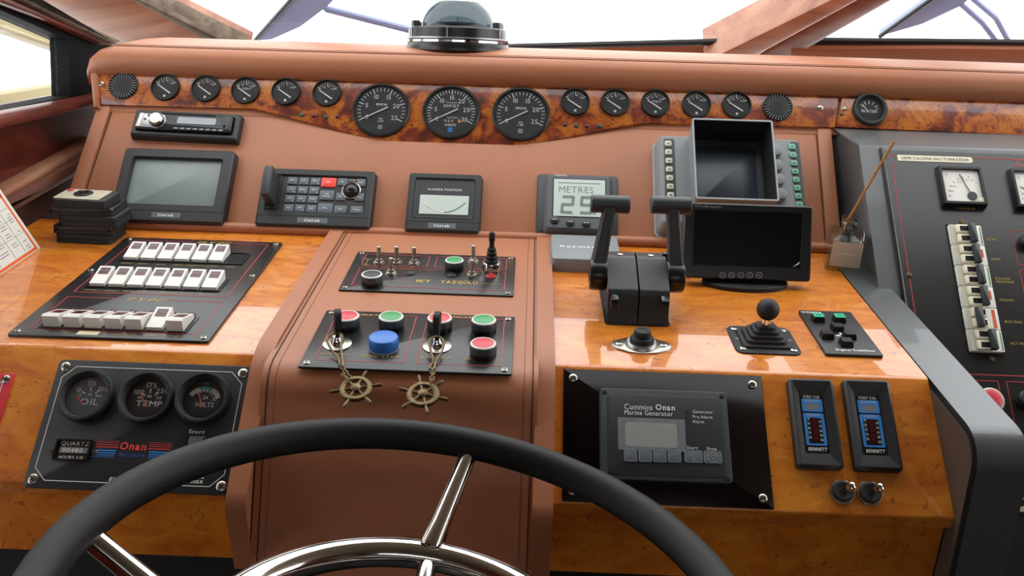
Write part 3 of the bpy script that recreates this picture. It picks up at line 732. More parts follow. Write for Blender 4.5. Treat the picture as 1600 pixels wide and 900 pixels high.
for (x, y), s in zip(((866.5, 344), (891, 347.5), (916, 349.5)), ('DEPTH', 'ALARM', 'OFFSET')):
    bx, by = t.l(x, y, .022); k = t.p('button', MB().lathe([(.0076, .018), (.0074, .0250), (.0062, .0258), (.0005, .0260)], bx, by, 24), 'black_plastic'); t.p('lettering', MB().text(s, bx, by, .0263, .0022, bold=True, sx=.8), 'print_white', k, smooth=None)
t.p('lettering', MB().text('Raymarine', *t.l(877, 273.5, .022), .0223, .0028, bold=True), 'print_white', smooth=None)
# radar display with viewing hood
t = Th('radar_display', 'grey radar display with square viewing hood and two columns of keys', 'radar', U, 1140, 288)
fr4 = [(1029, 211), (1248, 215), (1266, 357), (1034, 352)]
cx, cy, w, h = t.q(fr4, .034); a = rr(w, h, .010, 4, cx, cy)
t.p('base_flange', MB().box(cx-.001, cy-.004, 0, w+.012, h+.014, .003, .012, .001), 'grey_light')
t.p('case', MB().loft([[(x, y, .002) for x, y in rr(w+.008, h+.010, .012, 4, cx-.001, cy-.003)], [(x, y, .029) for x, y in a], [(x, y, .034) for x, y in inset(a, .005)]]), 'grey_plastic')
for xa, xb, ya, yb in ((1036, 1053, 217, 352), (1233, 1247, 222, 356)):
    q = t.q([(xa, ya), (xb, ya), (xb+(6 if xa < 1100 else 15), yb), (xa+(6 if xa < 1100 else 15), yb)], .034); t.p('key_recess', MB().box(q[0], q[1], .0335, q[2], q[3], .0008, .003), 'charcoal')
for k in range(10):
    f_ = k/9; x0, y0 = t.l(1044+5*f_*1.2, 224+(345-224)*f_, .036); t.p('soft_key', MB().box(x0, y0, .0342, .0118, .0108, .0026, .0025, .001), 'beige_key')
    t.p('key_mark', MB().box(x0, y0, .0367, .005, .0016, .0003), 'print_black', smooth=None)
for k in range(10):
    f_ = k/9; x0, y0 = t.l(1237.5+15*f_, 229+(345-229)*f_, .036); t.p('green_key', MB().box(x0, y0, .0342, .0118, .0108, .0026, .0025, .001), 'green_key')
    t.p('key_mark', MB().box(x0, y0, .0367, .0016 if k < 2 else .005, .004 if k < 2 else .0016, .0003), 'print_black', smooth=None)
for x, y in ((1216, 236), (1218, 259), (1220, 281), (1224, 304)):
    x0, y0 = t.l(x-4, y, .042); t.p('rotary_knob', MB().cyl(x0, y0, .0342, .0105, .013, 24, .0015), 'grey_plastic')
# hood: measured from its foot on the case and its rim
hq = t.q([(1063, 219), (1185, 222), (1196, 330), (1072, 326)], .034)
best = min(((d, t.q([(1081, 184.5), (1206, 189), (1219, 317), (1087, 308)], .034+d)) for d in [x*.004 for x in range(8, 40)]), key=lambda e: abs(e[1][0]-hq[0])+abs(e[1][1]-hq[1])*.6)
HD = best[0]; rx, ry, rw, rh = best[1]
foot = rr(rw*.94, rh*.94, .004, 3, rx, ry); rim = rr(rw, rh, .004, 3, rx, ry)
mb = MB().loft([[(x, y, .030) for x, y in foot], [(x, y, .034+HD) for x, y in rim], [(x, y, .034+HD) for x, y in inset(rim, .0025)], [(x, y, .036) for x, y in inset(foot, .0025)]], False, False)
t.p('hood', mb, 'grey_plastic')
t.p('hood_lining', MB().loft([[(x, y, .033+HD) for x, y in inset(rim, .0027)], [(x, y, .0345) for x, y in inset(foot, .0027)]], False, False), 'rubber')
t.p('hood_rim', MB().ring(rim, inset(rim, .0028), .033+HD, .0352+HD), 'grey_light')
t.p('screen_surround', MB().box(rx, ry, .0341, rw*.92, rh*.92, .0006, .003), 'charcoal')
t.p('screen', MB().box(rx-.004, ry-.004, .0345, rw*.80, rh*.78, .002, .006, .0015), 'screen_navy')
print('HOOD', HD, rw, rh)

# ------------------------------------------------------------------ switch panels
def plate(t, quad, th=.003, mt='panel_black', r=.002, bev=.0008, screws=True, inset_=.009, sr=.0045, name='plate'):
    cx, cy, w, h = t.q(quad, th); t.p(name, MB().box(cx, cy, 0, w, h, th, r, bev), mt)
    if screws:
        for sx in (-1, 1):
            for sy in (-1, 1): screw(t, cx+sx*(w/2-inset_), cy+sy*(h/2-inset_), th, sr)
    return cx, cy, w, h
def red_box(mb, x0, y0, x1, y1, z, w=.0014): return mb.strip([(x0, y0), (x1, y0), (x1, y1), (x0, y1), (x0, y0)], w, z)
# 24 V / 12 V rocker panel on the left desk
t = Th('switch_panel', 'black 24 V and 12 V switch panel with three rows of white rockers', 'switch panel', D, 245, 455)
cx, cy, w, h = plate(t, [(195, 372), (444, 377), (326, 531), (8, 524)], .004, 'panel_black', .004)
Z = .004
for s in (-1, 1): screw(t, cx+s*(w/2-.008), cy+h*.10, Z)
rl = MB(); x0, x1 = cx-w/2+.021, cx+w/2-.021
ym = t.l(250, 465, Z)[1]; yt = cy+h/2-.012; yb = cy-h/2+.018
g = .034
rl.strip([(cx+.02-g, yt), (x0, yt), (x0, ym+.009), (x1, ym+.009), (x1, yt), (cx+.02+g, yt)], .0014, Z)
rl.strip([(cx+.0-g, ym-.008), (x0, ym-.008), (x0, yb), (x1, yb), (x1, ym-.008), (cx+.0+g, ym-.008)], .0014, Z)
t.p('red_lines', rl, 'print_red', smooth=None)
tx = MB().text('24 V DC', cx+.02, yt-.001, Z+.0004, .0085, bold=True, shear=.25, sx=1.1).text('12 V DC', cx, ym-.009, Z+.0004, .0085, bold=True, shear=.25, sx=1.1)
def rocker(t, x, y, w, on, txt=True):
    l = .040; hw = w/2; prof = [(-l/2, 0), (l/2, 0), (l/2, .015), (-l/2, .0045)] if on else [(-l/2, 0), (l/2, 0), (l/2, .006), (-l/2+.004, .0165), (-l/2, .0150)]
    mb = MB(); mb.M = Matrix.Translation((x, y, Z+.001)) @ Matrix(((0, 0, 1, 0), (1, 0, 0, 0), (0, 1, 0, 0), (0, 0, 0, 1)))
    mb.prism(prof, -hw, hw); o = t.p('rocker_switch', mb, 'white')
    if on: ya, yb_, za, zb = .001, .016, .0045+(l/2+.001)/l*.0105, .0045+(l/2+.016)/l*.0105
    else:
        f = lambda yy: .0165+(yy+l/2-.004)/(l-.004)*(-.0105); ya, yb_ = -.006, .014; za, zb = f(ya), f(yb_)
    m2 = MB(); m2.M = Matrix.Translation((x, y, Z+.0014)); k = hw*.68
    m2.add([(-k, ya, za), (k, ya, za), (k, yb_, zb), (-k, yb_, zb)], [(0, 1, 2, 3)]); t.p('lamp_window', m2, 'maroon', o, smooth=None)
    if on:
        m3 = MB(); m3.text('ON', 0, 0, 0, .0055); m3.v = [(x+a, y+(ya+yb_)/2+b, Z+.0019+(za+zb)/2+b*(zb-za)/(yb_-ya)) for a, b, c in m3.v]; t.p('lettering', m3, 'print_grey', o, smooth=None)
rows = [((211, 394), (343, 398), 6, '111111'), ((160, 434), (334, 439), 7, '1111111'), ((90, 496), (283, 500), 7, '0000010')]
for (a, b, n, on) in rows:
    pa = t.l(*a, Z+.006); pb = t.l(*b, Z+.006); st = (pb[0]-pa[0])/(n-1); y_ = (pa[1]+pb[1])/2
    nn = 7; xm = pa[0]+st*3
    t.p('switch_tray', MB().ring(rr(st*nn+.006, .048, .001, 2, xm, y_), rr(st*nn, .042, .001, 2, xm, y_), Z-.001, Z+.0016), 'black_smooth')
    if n == 6: t.p('empty_slot', MB().box(pa[0]+st*6, y_, Z, st*.9, .040, .0004), 'void')
    for i in range(n): rocker(t, pa[0]+st*i, y_, st*.80, on[i] == '1')
    lab = [['SINTINE', 'POMPA', 'SEYIR', 'DEMIR', 'PROJEKTOR', 'SILECEK', 'YEDEK'], ['AYDINL 1', 'AYDINL 2', 'AYDINL 3', 'KORNA', 'HIDROFOR', 'PIS SU', 'ALARM'], ['TV', 'GPS', '', 'RADAR YEDEK', 'TELSIZ', 'ECHO', 'PLOTTER']][rows.index((a, b, n, on))]
    for i, s in enumerate(lab):
        if s: tx.text(s, pa[0]+st*i, y_-.033, Z+.0004, .0036, sx=.95)
    if on[0] == '0':
        q = (pa[0]+st*2, y_-.033); t.p('blank_label', MB().box(q[0], q[1], Z, .028, .010, .0005), 'gel')
        for i in range(7): t.p('pilot_lamp', MB().lathe([(.0058, Z), (.0056, Z+.0012), (.0040, Z+.0018), (.0038, Z+.0030), (.0010, Z+.0036)], pa[0]+st*i+.004, y_+.030, 18), 'maroon')
t.p('lettering', tx, 'print_gold', smooth=None)

# push buttons and toggles shared by the two centre panels
def push_button(t, px, py, cap, r=.0145, h=.016, Z=.003, ring='white'):
    x, y = t.l(px, py, Z+h)
    o = t.p('push_button', MB().lathe([(r*1.02, Z), (r*1.02, Z+h*.42), (r*.98, Z+h*.45)], x, y, 32), 'black_smooth')
    t.p('collar', MB().lathe([(r*1.04, Z+h*.42), (r*1.04, Z+h*.85), (r*.98, Z+h*.97), (r*.86, Z+h)], x, y, 32), 'collar_grey', o)
    t.p('bright_ring', MB().lathe([(r*.99, Z+h*.96), (r*.92, Z+h*1.03), (r*.84, Z+h*1.03), (r*.82, Z+h*.9)], x, y, 32, c0=False, c1=False), ring, o)
    t.p('cap', MB().lathe([(r*.84, Z+h*.8), (r*.83, Z+h*1.01), (r*.7, Z+h*1.05), (r*.02, Z+h*1.05)], x, y, 32), cap, o)
def toggle(t, px, py, Z=.003, L_=.026, lean=(0, .004), r=.0085):
    x, y = t.l(px, py, Z+.003)
    o = t.p('toggle_switch', MB().cyl(x, y, Z, r*1.05, .0012, 20).prism(circ(r, 6, x, y), Z+.0012, Z+.004, .0006).cyl(x, y, Z+.004, r*.62, .003, 20), 'steel')
    t.p('toggle_lever', MB().tube([(x, y, Z+.004), (x+lean[0]*.6, y+lean[1]*.6, Z+L_*.6), (x+lean[0], y+lean[1], Z+L_), (x+lean[0]*1.02, y+lean[1]*1.02, Z+L_+.0012)], [.0026, .0032, .0034, .0022], 12), 'steel', o)
# upper centre panel
t = Th('control_panel', 'upper black panel on the leather pad lettered M/Y YAZGÜLÜ', 'control panel', P, 668, 428)
cx, cy, w, h = plate(t, [(560, 392), (805, 402), (803, 461), (528, 453)], .003, 'panel_black', .002, inset_=.008, sr=.004); Z = .003
rl = MB(); ya = t.l(690, 420, Z)[1]; xm = t.l(675, 410, Z)[0]
red_box(rl, cx-w/2+.016, ya+.004, xm-.006, cy+h/2-.011, Z); red_box(rl, xm+.006, ya+.004, cx+w/2-.014, cy+h/2-.011, Z); red_box(rl, cx-w/2+.016, cy-h/2+.016, cx+w/2-.014, ya-.006, Z)
t.p('red_lines', rl, 'print_red', smooth=None)
for a in ((592, 408.5), (619.5, 408.5), (647, 409.5), (739.5, 406.5)): toggle(t, *a)
for a in ((611, 425), (737, 428)): toggle(t, *a, L_=.024)
push_button(t, 710, 406, 'green'); push_button(t, 581, 428, 'charcoal', .0155)
for a, m_ in (((642, 425.5), 'black_smooth'), ((706, 428), 'black_smooth'), ((767.5, 430), 'red')):
    x, y = t.l(*a, Z+.002); t.p('pilot_lamp', MB().lathe([(.0078, Z), (.0076, Z+.0015), (.0060, Z+.002), (.0055, Z+.0032), (.001, Z+.004)], x, y, 22), m_)
x, y = t.l(768, 414, Z+.012)
o = t.p('joystick', MB().lathe([(.0148, Z), (.0148, Z+.016), (.0135, Z+.018), (.0105, Z+.0182), (.0100, Z+.016)], x, y, 36), 'chrome')
bt = [(.0095, .016)]
for k in range(4): bt += [(.0098-.0011*k, .0175+.0062*k), (.0098-.0011*k, .0205+.0062*k), (.0076-.0010*k, .0222+.0062*k)]
t.p('rubber_boot', MB().lathe([(r_, Z+z_) for r_, z_ in bt]+[(.0038, Z+.044), (.0036, Z+.050), (.0048, Z+.052), (.0046, Z+.063), (.0030, Z+.0655), (.0004, Z+.066)], x, y, 28), 'rubber', o)
tx = MB().text('M/Y', *t.l(662, 439.5, Z), Z+.0004, .0105, bold=True, sx=.75).text('YAZGÜLÜ', *t.l(718, 441.5, Z), Z+.0004, .0105, bold=True, sx=.70)
for s, a in (('N1', (588, 416)), ('N2', (617, 417)), ('N3', (645, 418)), ('SIREN', (576, 447)), ('HORN', (707, 423))): tx.text(s, *t.l(*a, Z), Z+.0004, .0034)
t.p('lettering', tx, 'print_gold', smooth=None)
gl_ = MB(); a, b = t.l(606, 439, Z), t.l(640, 440, Z); gl_.strip([a, (b[0], a[1])], .0006, Z); a, b = t.l(753, 443, Z), t.l(783, 444, Z); gl_.strip([a, (b[0], a[1])], .0006, Z)
a = t.l(573, 410, Z); gl_.strip([(a[0]-.005, a[1]+.013), (a[0]+.005, a[1]+.013)], .0008, Z).strip([(a[0]-.005, a[1]-.012), (a[0]+.005, a[1]-.012)], .0008, Z).strip([(a[0], a[1]+.013), (a[0], a[1]-.012)], .0008, Z)
t.p('scale_print', gl_, 'print_gold', smooth=None)
# lower centre panel
t = Th('engine_start_panel', 'lower black panel on the leather pad with engine buttons and two keys', 'control panel', P, 640, 535)
cx, cy, w, h = plate(t, [(512, 486), (802, 493), (803, 582), (461, 575)], .003, 'panel_black', .002, inset_=.009, sr=.0046); Z = .003
EP = t; ep_c = (cx, cy, w, h)
xm = t.l(645, 540, Z)[0]; rl = MB(); red_box(rl, cx-w/2+.017, cy-h/2+.018, xm-.006, cy+h/2-.011, Z); red_box(rl, xm+.010, cy-h/2+.018, cx+w/2-.014, cy+h/2-.011, Z); t.p('red_lines', rl, 'print_red', smooth=None)
for a, m_ in (((542, 493), 'red'), ((611, 494), 'green'), ((687, 496), 'red'), ((756, 499), 'green'), ((755, 536), 'red')): push_button(t, *a, m_, .0165, .018)
x, y = t.l(599, 524, .021); o = t.p('stop_cover', MB().lathe([(.0180, Z), (.0190, Z+.002), (.0190, Z+.014), (.0178, Z+.0162), (.0160, Z+.0168), (.002, Z+.0168)], x, y, 48), 'blue', label='blue plastic cap over the emergency stop')
t.p('base_flange', MB().cyl(x, y, Z, .0197, .0015, 40), 'grey_light', o)
tx = MB()
for s, a, c_ in (('ISKELE MAK', (580, 492.5), .0058), ('SANCAK MAK', (731, 496), .0058), ('STOP', (538, 518), .0052), ('STOP', (690, 520), .0052), ('START', (755, 523), .0052), ('EMG. STOP', (596, 557), .0056), ('EMG. STOP', (755, 562), .0056), ('KONTAK', (525, 554), .0052), ('KONTAK', (682, 559), .0052)): tx.text(s, *t.l(*a, Z), Z+.0004, c_, sx=1.15)
t.p('lettering', tx, 'print_gold', smooth=None)
locks = [(527, 537), (683, 541)]
for a in locks:
    x, y = t.l(*a, .004); o = t.p('ignition_lock', MB().cyl(x, y, Z, .0185, .0018, 40, .0008), 'steel'); t.p('barrel', MB().lathe([(.0085, Z), (.0082, Z+.006), (.0060, Z+.009), (.0050, Z+.012), (.002, Z+.0125)], x, y, 28), 'chrome', o)
# keys with ship's-wheel key rings
def keyring(label, lock, loop, chain, charm, rot, kang):
    """key in its lock, wire loop, short chain and a brass wheel lying on the pad"""
    t = Th('key_ring', label, 'key ring', P, *lock, group='keys with brass ship wheel key rings')
    x, y = 0, 0
    kb = MB(); kb.M = Matrix.Translation((x, y, .012)) @ Matrix.Rotation(kang, 4, 'Z') @ Matrix.Rotation(R(90), 4, 'X')
    kb.prism(rr(.010, .012, .002, 3, 0, .004), -.002, .002, .0008); kb.prism(rr(.017, .026, .006, 4, .004, .020), -.0042, .0042, .002)
    kb.v = [(a, b+max(0, c-.015)*.35, c) for a, b, c in kb.v]
    t.p('key', kb, 'rubber')
    pts = [t.l(px, py, zz)+(zz,) for px, py, zz in loop]
    n = len(pts); sm_ = []
    for i in range(n):                                    # Catmull-Rom round the loop
        p0, p1, p2, p3 = (Vector(pts[(i+k-1) % n]) for k in range(4))
        for k in range(6):
            u = k/6; sm_.append(.5*((2*p1)+(p2-p0)*u+(2*p0-5*p1+4*p2-p3)*u*u+(3*p1-p0-3*p2+p3)*u**3))
    t.p('wire_loop', MB().tube(sm_, .0016, 8, True), 'brass_old')
    ch = MB(); c3 = [Vector(t.l(px, py, zz)+(zz,)) for px, py, zz in chain]
    tot = sum((b-a).length for a, b in zip(c3[:-1], c3[1:])); nl = max(4, int(tot/.0062))
    def at(s):
        for a, b in zip(c3[:-1], c3[1:]):
            d = (b-a).length
            if s <= d: return a+(b-a)*(s/d), (b-a).normalized()
            s -= d
        return c3[-1], (c3[-1]-c3[-2]).normalized()
    for i in range(nl):
        p_, d_ = at(tot*(i+.5)/nl); sd = Vector((0, 0, 1)).cross(d_).normalized(); sd = sd if i % 2 else sd.cross(d_)
        ch.tube([p_+d_*.0052*math.cos(R(a))+sd*.0026*math.sin(R(a)) for a in range(0, 360, 36)], .0009, 6, True)
    t.p('chain', ch, 'brass_old')
    # the wheel charm, lying on the rounded front of the pad
    sl = R(charm[2]); hp = Plane(PADPT(charm[2]), (1, 0, 0), (0, math.cos(sl), math.sin(sl)))
    Mw = t.o.matrix_world if 0 else t.pl.M(t.u, t.v, t.off, t.rot); C_ = Mw.inverted() @ hp.M(*hp.uv(charm[0], charm[1], .004), .004, rot)
    wm = MB(); wm.M = C_
    ro, ri = .0195, .0128
    wm.loft([[(r_*math.cos(2*math.pi*i/40), r_*math.sin(2*math.pi*i/40), z_) for i in range(40)] for r_, z_ in ((ri, -.002), (ro, -.002), (ro, .0012), (ro-.0015, .0024), (ri+.0015, .0024), (ri, .0012), (ri, -.002))], False, False)
    wm.lathe([(.0060, -.002), (.0060, .0026), (.0035, .0036), (.0005, .004)], n=20)
    hub = t.p('ship_wheel', wm, 'brass_old')
    for k in range(6):
        a = R(60*k); c, s = math.cos(a), math.sin(a); sp = MB(); sp.M = C_
        sp.tube([(r_*c, r_*s, .0002) for r_ in (.003, .009, .0185, .0205, .024, .028, .0305, .0315)], [.0024, .0018, .0018, .0017, .0022, .0023, .0020, .0012], 8)
        t.p('wheel_spoke', sp, 'brass_old', hub)
def PADPT(deg):
    """a point of the pad's surface where its slope is deg"""
    pr = pad_front(0)
    for a, b in zip(pr[:-1], pr[1:]):
        s = math.degrees(math.atan2(a[1]-b[1], a[0]-b[0]))
        if s >= deg-.01: return (0, (a[0]+b[0])/2, (a[1]+b[1])/2)
    return (0, pr[4][0], pr[4][1])
keyring('brass ship wheel key ring hanging from the left ignition key', locks[0],
        [(523, 520, .020), (511, 529, .018), (517, 545, .012), (529, 561, .007), (531, 571, .005), (536, 571, .005), (535, 561, .007), (533, 540, .012), (534, 524, .018)],
        [(533, 570, .005), (539, 580, .006), (547, 591, .006)], (556, 607, 27), R(14), R(-70))
keyring('brass ship wheel key ring hanging from the right ignition key', locks[1],
        [(683, 526, .020), (671, 532, .018), (673, 548, .012), (677, 564, .007), (672, 574, .005), (678, 577, .005), (681, 566, .007), (690, 550, .012), (693, 533, .018)],
        [(676, 576, .005), (676, 586, .006), (673, 598, .006)], (661, 616, 27), R(-14), R(-95))

# ------------------------------------------------------------------ generator panels on the lower fascia
t = Th('generator_gauge_panel', 'black generator panel with three round gauges and a red and blue stripe logo', 'control panel', L, 213, 666)
cx, cy, w, h = t.q([(91, 562), (391, 571), (361, 771), (36, 764)], .004); t.p('plate', MB().box(cx, cy, 0, w, h, .004, .006, .001), 'panel_enamel'); Z = .004
for sx in (-1, 1):
    for sy in (-1, 1): screw(t, cx+sx*(w/2-.010), cy+sy*(h/2-.010), Z, .0062, 'white' if 0 else 'steel')
x0, x1, y0, y1 = cx-w/2+.009, cx+w/2-.009, cy-h/2+.009, cy+h/2-.009; c = .011
t.p('white_lines', MB().strip([(x0+c+.004, y0), (x1-c-.004, y0), (x1-c, y0+.004), (x1-.004, y0+c), (x1, y0+c+.004), (x1, y1-c-.004), (x1-.004, y1-c), (x1-c, y1-.004), (x1-c-.004, y1), (x0+c+.004, y1), (x0+c, y1-.004), (x0+.004, y1-c), (x0, y1-c-.004), (x0, y0+c+.004), (x0+.004, y0+c), (x0+c, y0+.004), (x0+c+.004, y0)], .0009, Z), 'print_white', smooth=None)
for k, (px, py, word) in enumerate(((132, 616, 'OIL'), (226, 619, 'TEMP'), (315, 620, 'VOLTS'))):
    gx, gy = t.l(px, py, .014); r = .0335
    g_ = t.p('gauge', MB().lathe([(r, Z), (r, .012), (r*.96, .0155), (r*.88, .0158), (r*.74, .0075), (r*.74, .0060)], gx, gy, 48, c1=False), 'black_plastic', label='round %s gauge with a thick black rim' % word)
    t.p('dial', MB().cyl(gx, gy, .0055, r*.75, .0008, 40), 'dial_reflection' if k == 0 else 'dial', g_)  # first dial greyed, the reflection in its lens is put into the colour
    mk = MB(); ink = 'print_white'
    if k < 2:
        n3 = (('0', '50', '100'), ('100', '175', '250'))[k]; n4 = (('0', '50', '800'), ('40', '80', '120'))[k]
        for a, s, s2 in zip((152, 95, 38), n3, n4):
            mk.text(s, gx+r*.52*math.cos(R(a))+r*.1, gy+r*.50*math.sin(R(a)), .0066, .0062, sx=1.15); ticks(mk, r*.22, r*.36, a, a+1, 2, .0066, .0012, gx+r*.1, gy)
            mk.text(s2, gx+r*.1+r*.16*math.cos(R(a))*(2.6 if a != 95 else 1), gy-r*.02+r*.10*math.sin(R(a)), .0066, .0036)
        mk.text(word, gx+r*.14, gy-r*.20, .0066, .0072 if k else .0080, sx=1.25); mk.text('Onan', gx, gy+r*.60, .0066, .0022)
    else:
        mk.text('VOLTS', gx+r*.08, gy-r*.22, .0066, .0062, sx=.8); mk.text('24', gx+r*.06, gy+r*.06, .0066, .0052, sx=.8); mk.text('32', gx+r*.40, gy+r*.02, .0066, .0048, sx=.8); ticks(mk, r*.28, r*.36, 140, 30, 6, .0067, .001, gx, gy); mk.text('Onan', gx, gy+r*.60, .0066, .0022)
        band = MB(); arc_strip(band, gx, gy-r*.02, r*.52, 150, 20, .0055, .0062, 24); t.p('scale_band', band, 'cream', g_, smooth=None)
        band = MB(); arc_strip(band, gx, gy-r*.02, r*.53, 105, 70, .0050, .0066, 8); t.p('green_band', band, 'teal', g_, smooth=None)
    t.p('dial_marks', mk, ink, g_, smooth=None)
    t.p('needle', needle(MB(), gx-(.001 if k else .006), gy-r*.22, .0070, R((132, 118, 112)[k]), r*(.30, .42, .50)[k], .003, .0019), 'needle_red', g_)
    t.p('lens', MB().cyl(gx, gy, .0085, r*.78, .0005, 36), 'lens_glass', g_)
qx, qy, qw, qh = t.q([(90, 687), (146, 688), (139, 721), (83, 720)], Z)
hm = t.p('hour_meter', MB().ring(rr(qw, qh, .001, 2, qx, qy), rr(qw-.004, qh-.004, .001, 2, qx, qy), Z, Z+.004), 'black_smooth')
t.p('meter_face', MB().box(qx, qy, Z, qw-.003, qh-.003, .0012), 'black_smooth', hm); t.p('counter', MB().box(qx+.001, qy, Z+.001, qw*.78, qh*.28, .0008), 'lcd_grey', hm)
t.p('lettering', MB().text('QUARTZ', qx+.001, qy+qh*.32, Z+.0014, .0050, sx=1.1).text('HOURS 1/10', qx, qy-qh*.34, Z+.0014, .0038).text('00480', qx, qy, Z+.0020, .0050, sx=1.3), 'print_white', hm, smooth=None)
for a in ((81, 705), (148, 706)): screw(t, *t.l(*a, Z), Z, .0034, 'brass_old')
lx, ly = t.l(208, 701, Z); lw = .034
for k, (dy, wd_, m_) in enumerate(((.0085, .0006, 'print_red'), (.0062, .0010, 'print_red'), (.0036, .0014, 'print_red'), (.0006, .0018, 'print_red'), (-.0034, .0018, 'blue_print'), (-.0064, .0014, 'blue_print'), (-.0090, .0010, 'blue_print'), (-.0112, .0006, 'blue_print'))):
    for sgn in (-1, 1):
        a = lx+sgn*(.019 if dy > -.002 else .021); t.p('logo_stripe', MB().strip([(a, ly+dy), (a+sgn*.026, ly+dy)], wd_, Z), m_, smooth=None)
lo = t.p('logo', MB().text('Onan', lx, ly+.003, Z+.0004, .0090, bold=True, sx=1.0, shear=.05), 'red_key', smooth=None, label='red Onan lettering'); lo['kind'] = 'stuff'
lo = t.p('logo', MB().text('Marinaire', lx, ly-.0075, Z+.0004, .0052, bold=True, sx=.9, shear=.2), 'blue_dark' if 'blue_dark' in MATS else 'blue_print', smooth=None); lo['kind'] = 'stuff'
ox, oy = t.l(309, 688, Z); t.p('start_switch', MB().ring(rr(.026, .034, .001, 2, ox+.001, oy-.010), rr(.021, .028, .001, 2, ox+.001, oy-.010), Z, Z+.004), 'black_smooth'); t.p('rocker', MB().box(ox+.001, oy-.010, Z, .021, .028, .006, .001, .002), 'black_plastic')
t.p('lettering', MB().text('Start', *t.l(308, 675, Z), Z+.0004, .0055, bold=True).text('Electric', *t.l(190, 750, Z), Z+.0004, .0055, bold=True, shear=.1).text('Preheat', *t.l(301, 744, Z), Z+.0004, .0052, bold=True).text('30 sec max', *t.l(292, 751, Z), Z+.0004, .0052, bold=True), 'print_white', smooth=None)
# red corner panel at the frame's left edge
t = Th('red_sign_plate', 'red plate with white border at the left edge of the lower fascia', 'sign', L, 0, 640)
q = t.q([(-160, 578), (27, 583), (-20, 700), (-215, 695)], .003); t.p('plate', MB().box(q[0], q[1], 0, q[2], q[3], .003, .001, .0006), 'red')
t.p('white_lines', MB().ring(rr(q[2]-.020, q[3]-.020, .006, 4, q[0], q[1]), rr(q[2]-.022, q[3]-.022, .006, 4, q[0], q[1]), .003, .0034), 'print_white', smooth=None)
for sy in (1, -1): screw(t, q[0]+q[2]/2-.008, q[1]+sy*(q[3]/2-.008), .003, .0055)
# black acrylic plate with generator controller
t = Th('acrylic_plate', 'glossy black acrylic mounting plate screwed to the right lower fascia', 'plate', L, 1045, 685)
cx, cy, w, h = t.q([(880, 577), (1187, 586), (1212, 793), (879, 785)], .003); t.p('plate', MB().box(cx, cy, 0, w, h, .003, .0005, .0005), 'acrylic')
for sx in (-1, 1):
    for sy in (-1, 1): screw(t, cx+sx*(w/2-.012), cy+sy*(h/2-.012), .003, .0052, 'charcoal' if 0 else 'steel')
t = Th('generator_controller', 'dark grey Cummins Onan generator controller with small olive screen', 'controller', L, 1040, 680, .003)
cx, cy, w, h = t.q([(936, 605), (1135, 612), (1146, 756), (939, 748)], .010)
t.p('case', MB().box(cx, cy, 0, w, h, .010, .005, .002), 'charcoal')
fq = t.q([(948, 615), (1127, 622), (1137, 748), (950, 741)], .011); t.p('face', MB().box(fq[0], fq[1], .0095, fq[2], fq[3], .0012, .006, .0006), 'panel_enamel')
for sx in (-1, 1):
    for sy in (-1, 1): screw(t, cx+sx*(w/2-.006), cy+sy*(h/2-.006), .009, .0035, 'black_matt')
Z = .0110
fx, fy, fw, fh = t.q([(965, 651), (1070, 657), (1072, 707), (966, 702)], Z)
gx, gy, gw, gh = t.q([(977, 659), (1058, 662), (1058, 700), (977, 697)], Z)
t.p('screen', MB().box(gx, gy, Z-.0005, gw, gh, .0008, .004), 'lcd_olive')
t.p('protective_film', MB().box(fx, fy, Z+.0006, fw, fh, .0003), 'film')
def small_key(q, sym=None):
    kx, ky, kw, kh = t.q(q, Z); k = t.p('key', MB().box(kx, ky, Z-.0004, kw, kh, .0014, .002, .0006), 'key_grey'); m2 = MB()
    o_ = rr(kw, kh, .002, 3, kx, ky); m2.ring(o_, inset(o_, .0006), Z+.0008, Z+.0012)
    if sym == 'i':
        d = kh*.40; m2.strip([(kx-d*.7, ky), (kx, ky-d), (kx+d*.7, ky), (kx, ky+d), (kx-d*.7, ky)], .0008, Z+.001).strip([(kx, ky-d*.4), (kx, ky+d*.4)], .0010, Z+.001)
    if sym == 'o':
        d = kh*.36; m2.ring(circ(d*1.15, 24, kx, ky), circ(d*1.0, 24, kx, ky), Z+.0008, Z+.0013); m2.strip([(kx-d*.6, ky+d*.35), (kx+d*.6, ky+d*.35), (kx, ky-d*.6), (kx-d*.6, ky+d*.35)], .0008, Z+.001)
    t.p('key_outline', m2, 'print_grey', k, smooth=None)
for k in range(4): small_key([(975+22.8*k, 702+.5*k), (995.5+22.8*k, 702.5+.5*k), (995.5+22.8*k, 721.5+.5*k), (975+22.8*k, 721+.5*k)])
small_key([(1069, 703.5), (1097, 704.5), (1098, 723.5), (1070, 722.5)], 'i'); small_key([(1099, 704.5), (1127, 705.5), (1128, 724.5), (1100, 723.5)], 'o')
tx = MB(); a = t.l(975, 635, Z); tx.text('Cummins', a[0], a[1], Z+.0004, .0072, 'l', sx=.84); a = t.l(1024, 636, Z); tx.text('Onan', a[0], a[1], Z+.0004, .0072, 'l', True, sx=.92)
a = t.l(975, 644, Z); tx.text('Marine Generator', a[0], a[1], Z+.0004, .0062, 'l', sx=.82)
for s, py in (('Generator', 643), ('Pre-Alarm', 651), ('Alarm', 658.5)):
    a = t.l(1082, py, Z); tx.text(s, a[0], a[1], Z+.0004, .0040, 'l', sx=.9); b = t.l(1075, py, Z); t.p('status_lamp', MB().cyl(b[0], b[1], Z-.0003, .0022, .0006, 16), 'black_matt')
tx.text('Start', *t.l(1082, 699.5, Z), Z+.0004, .0042).text('Stop', *t.l(1112, 701, Z), Z+.0004, .0042)
t.p('lettering', tx, 'print_white', smooth=None)
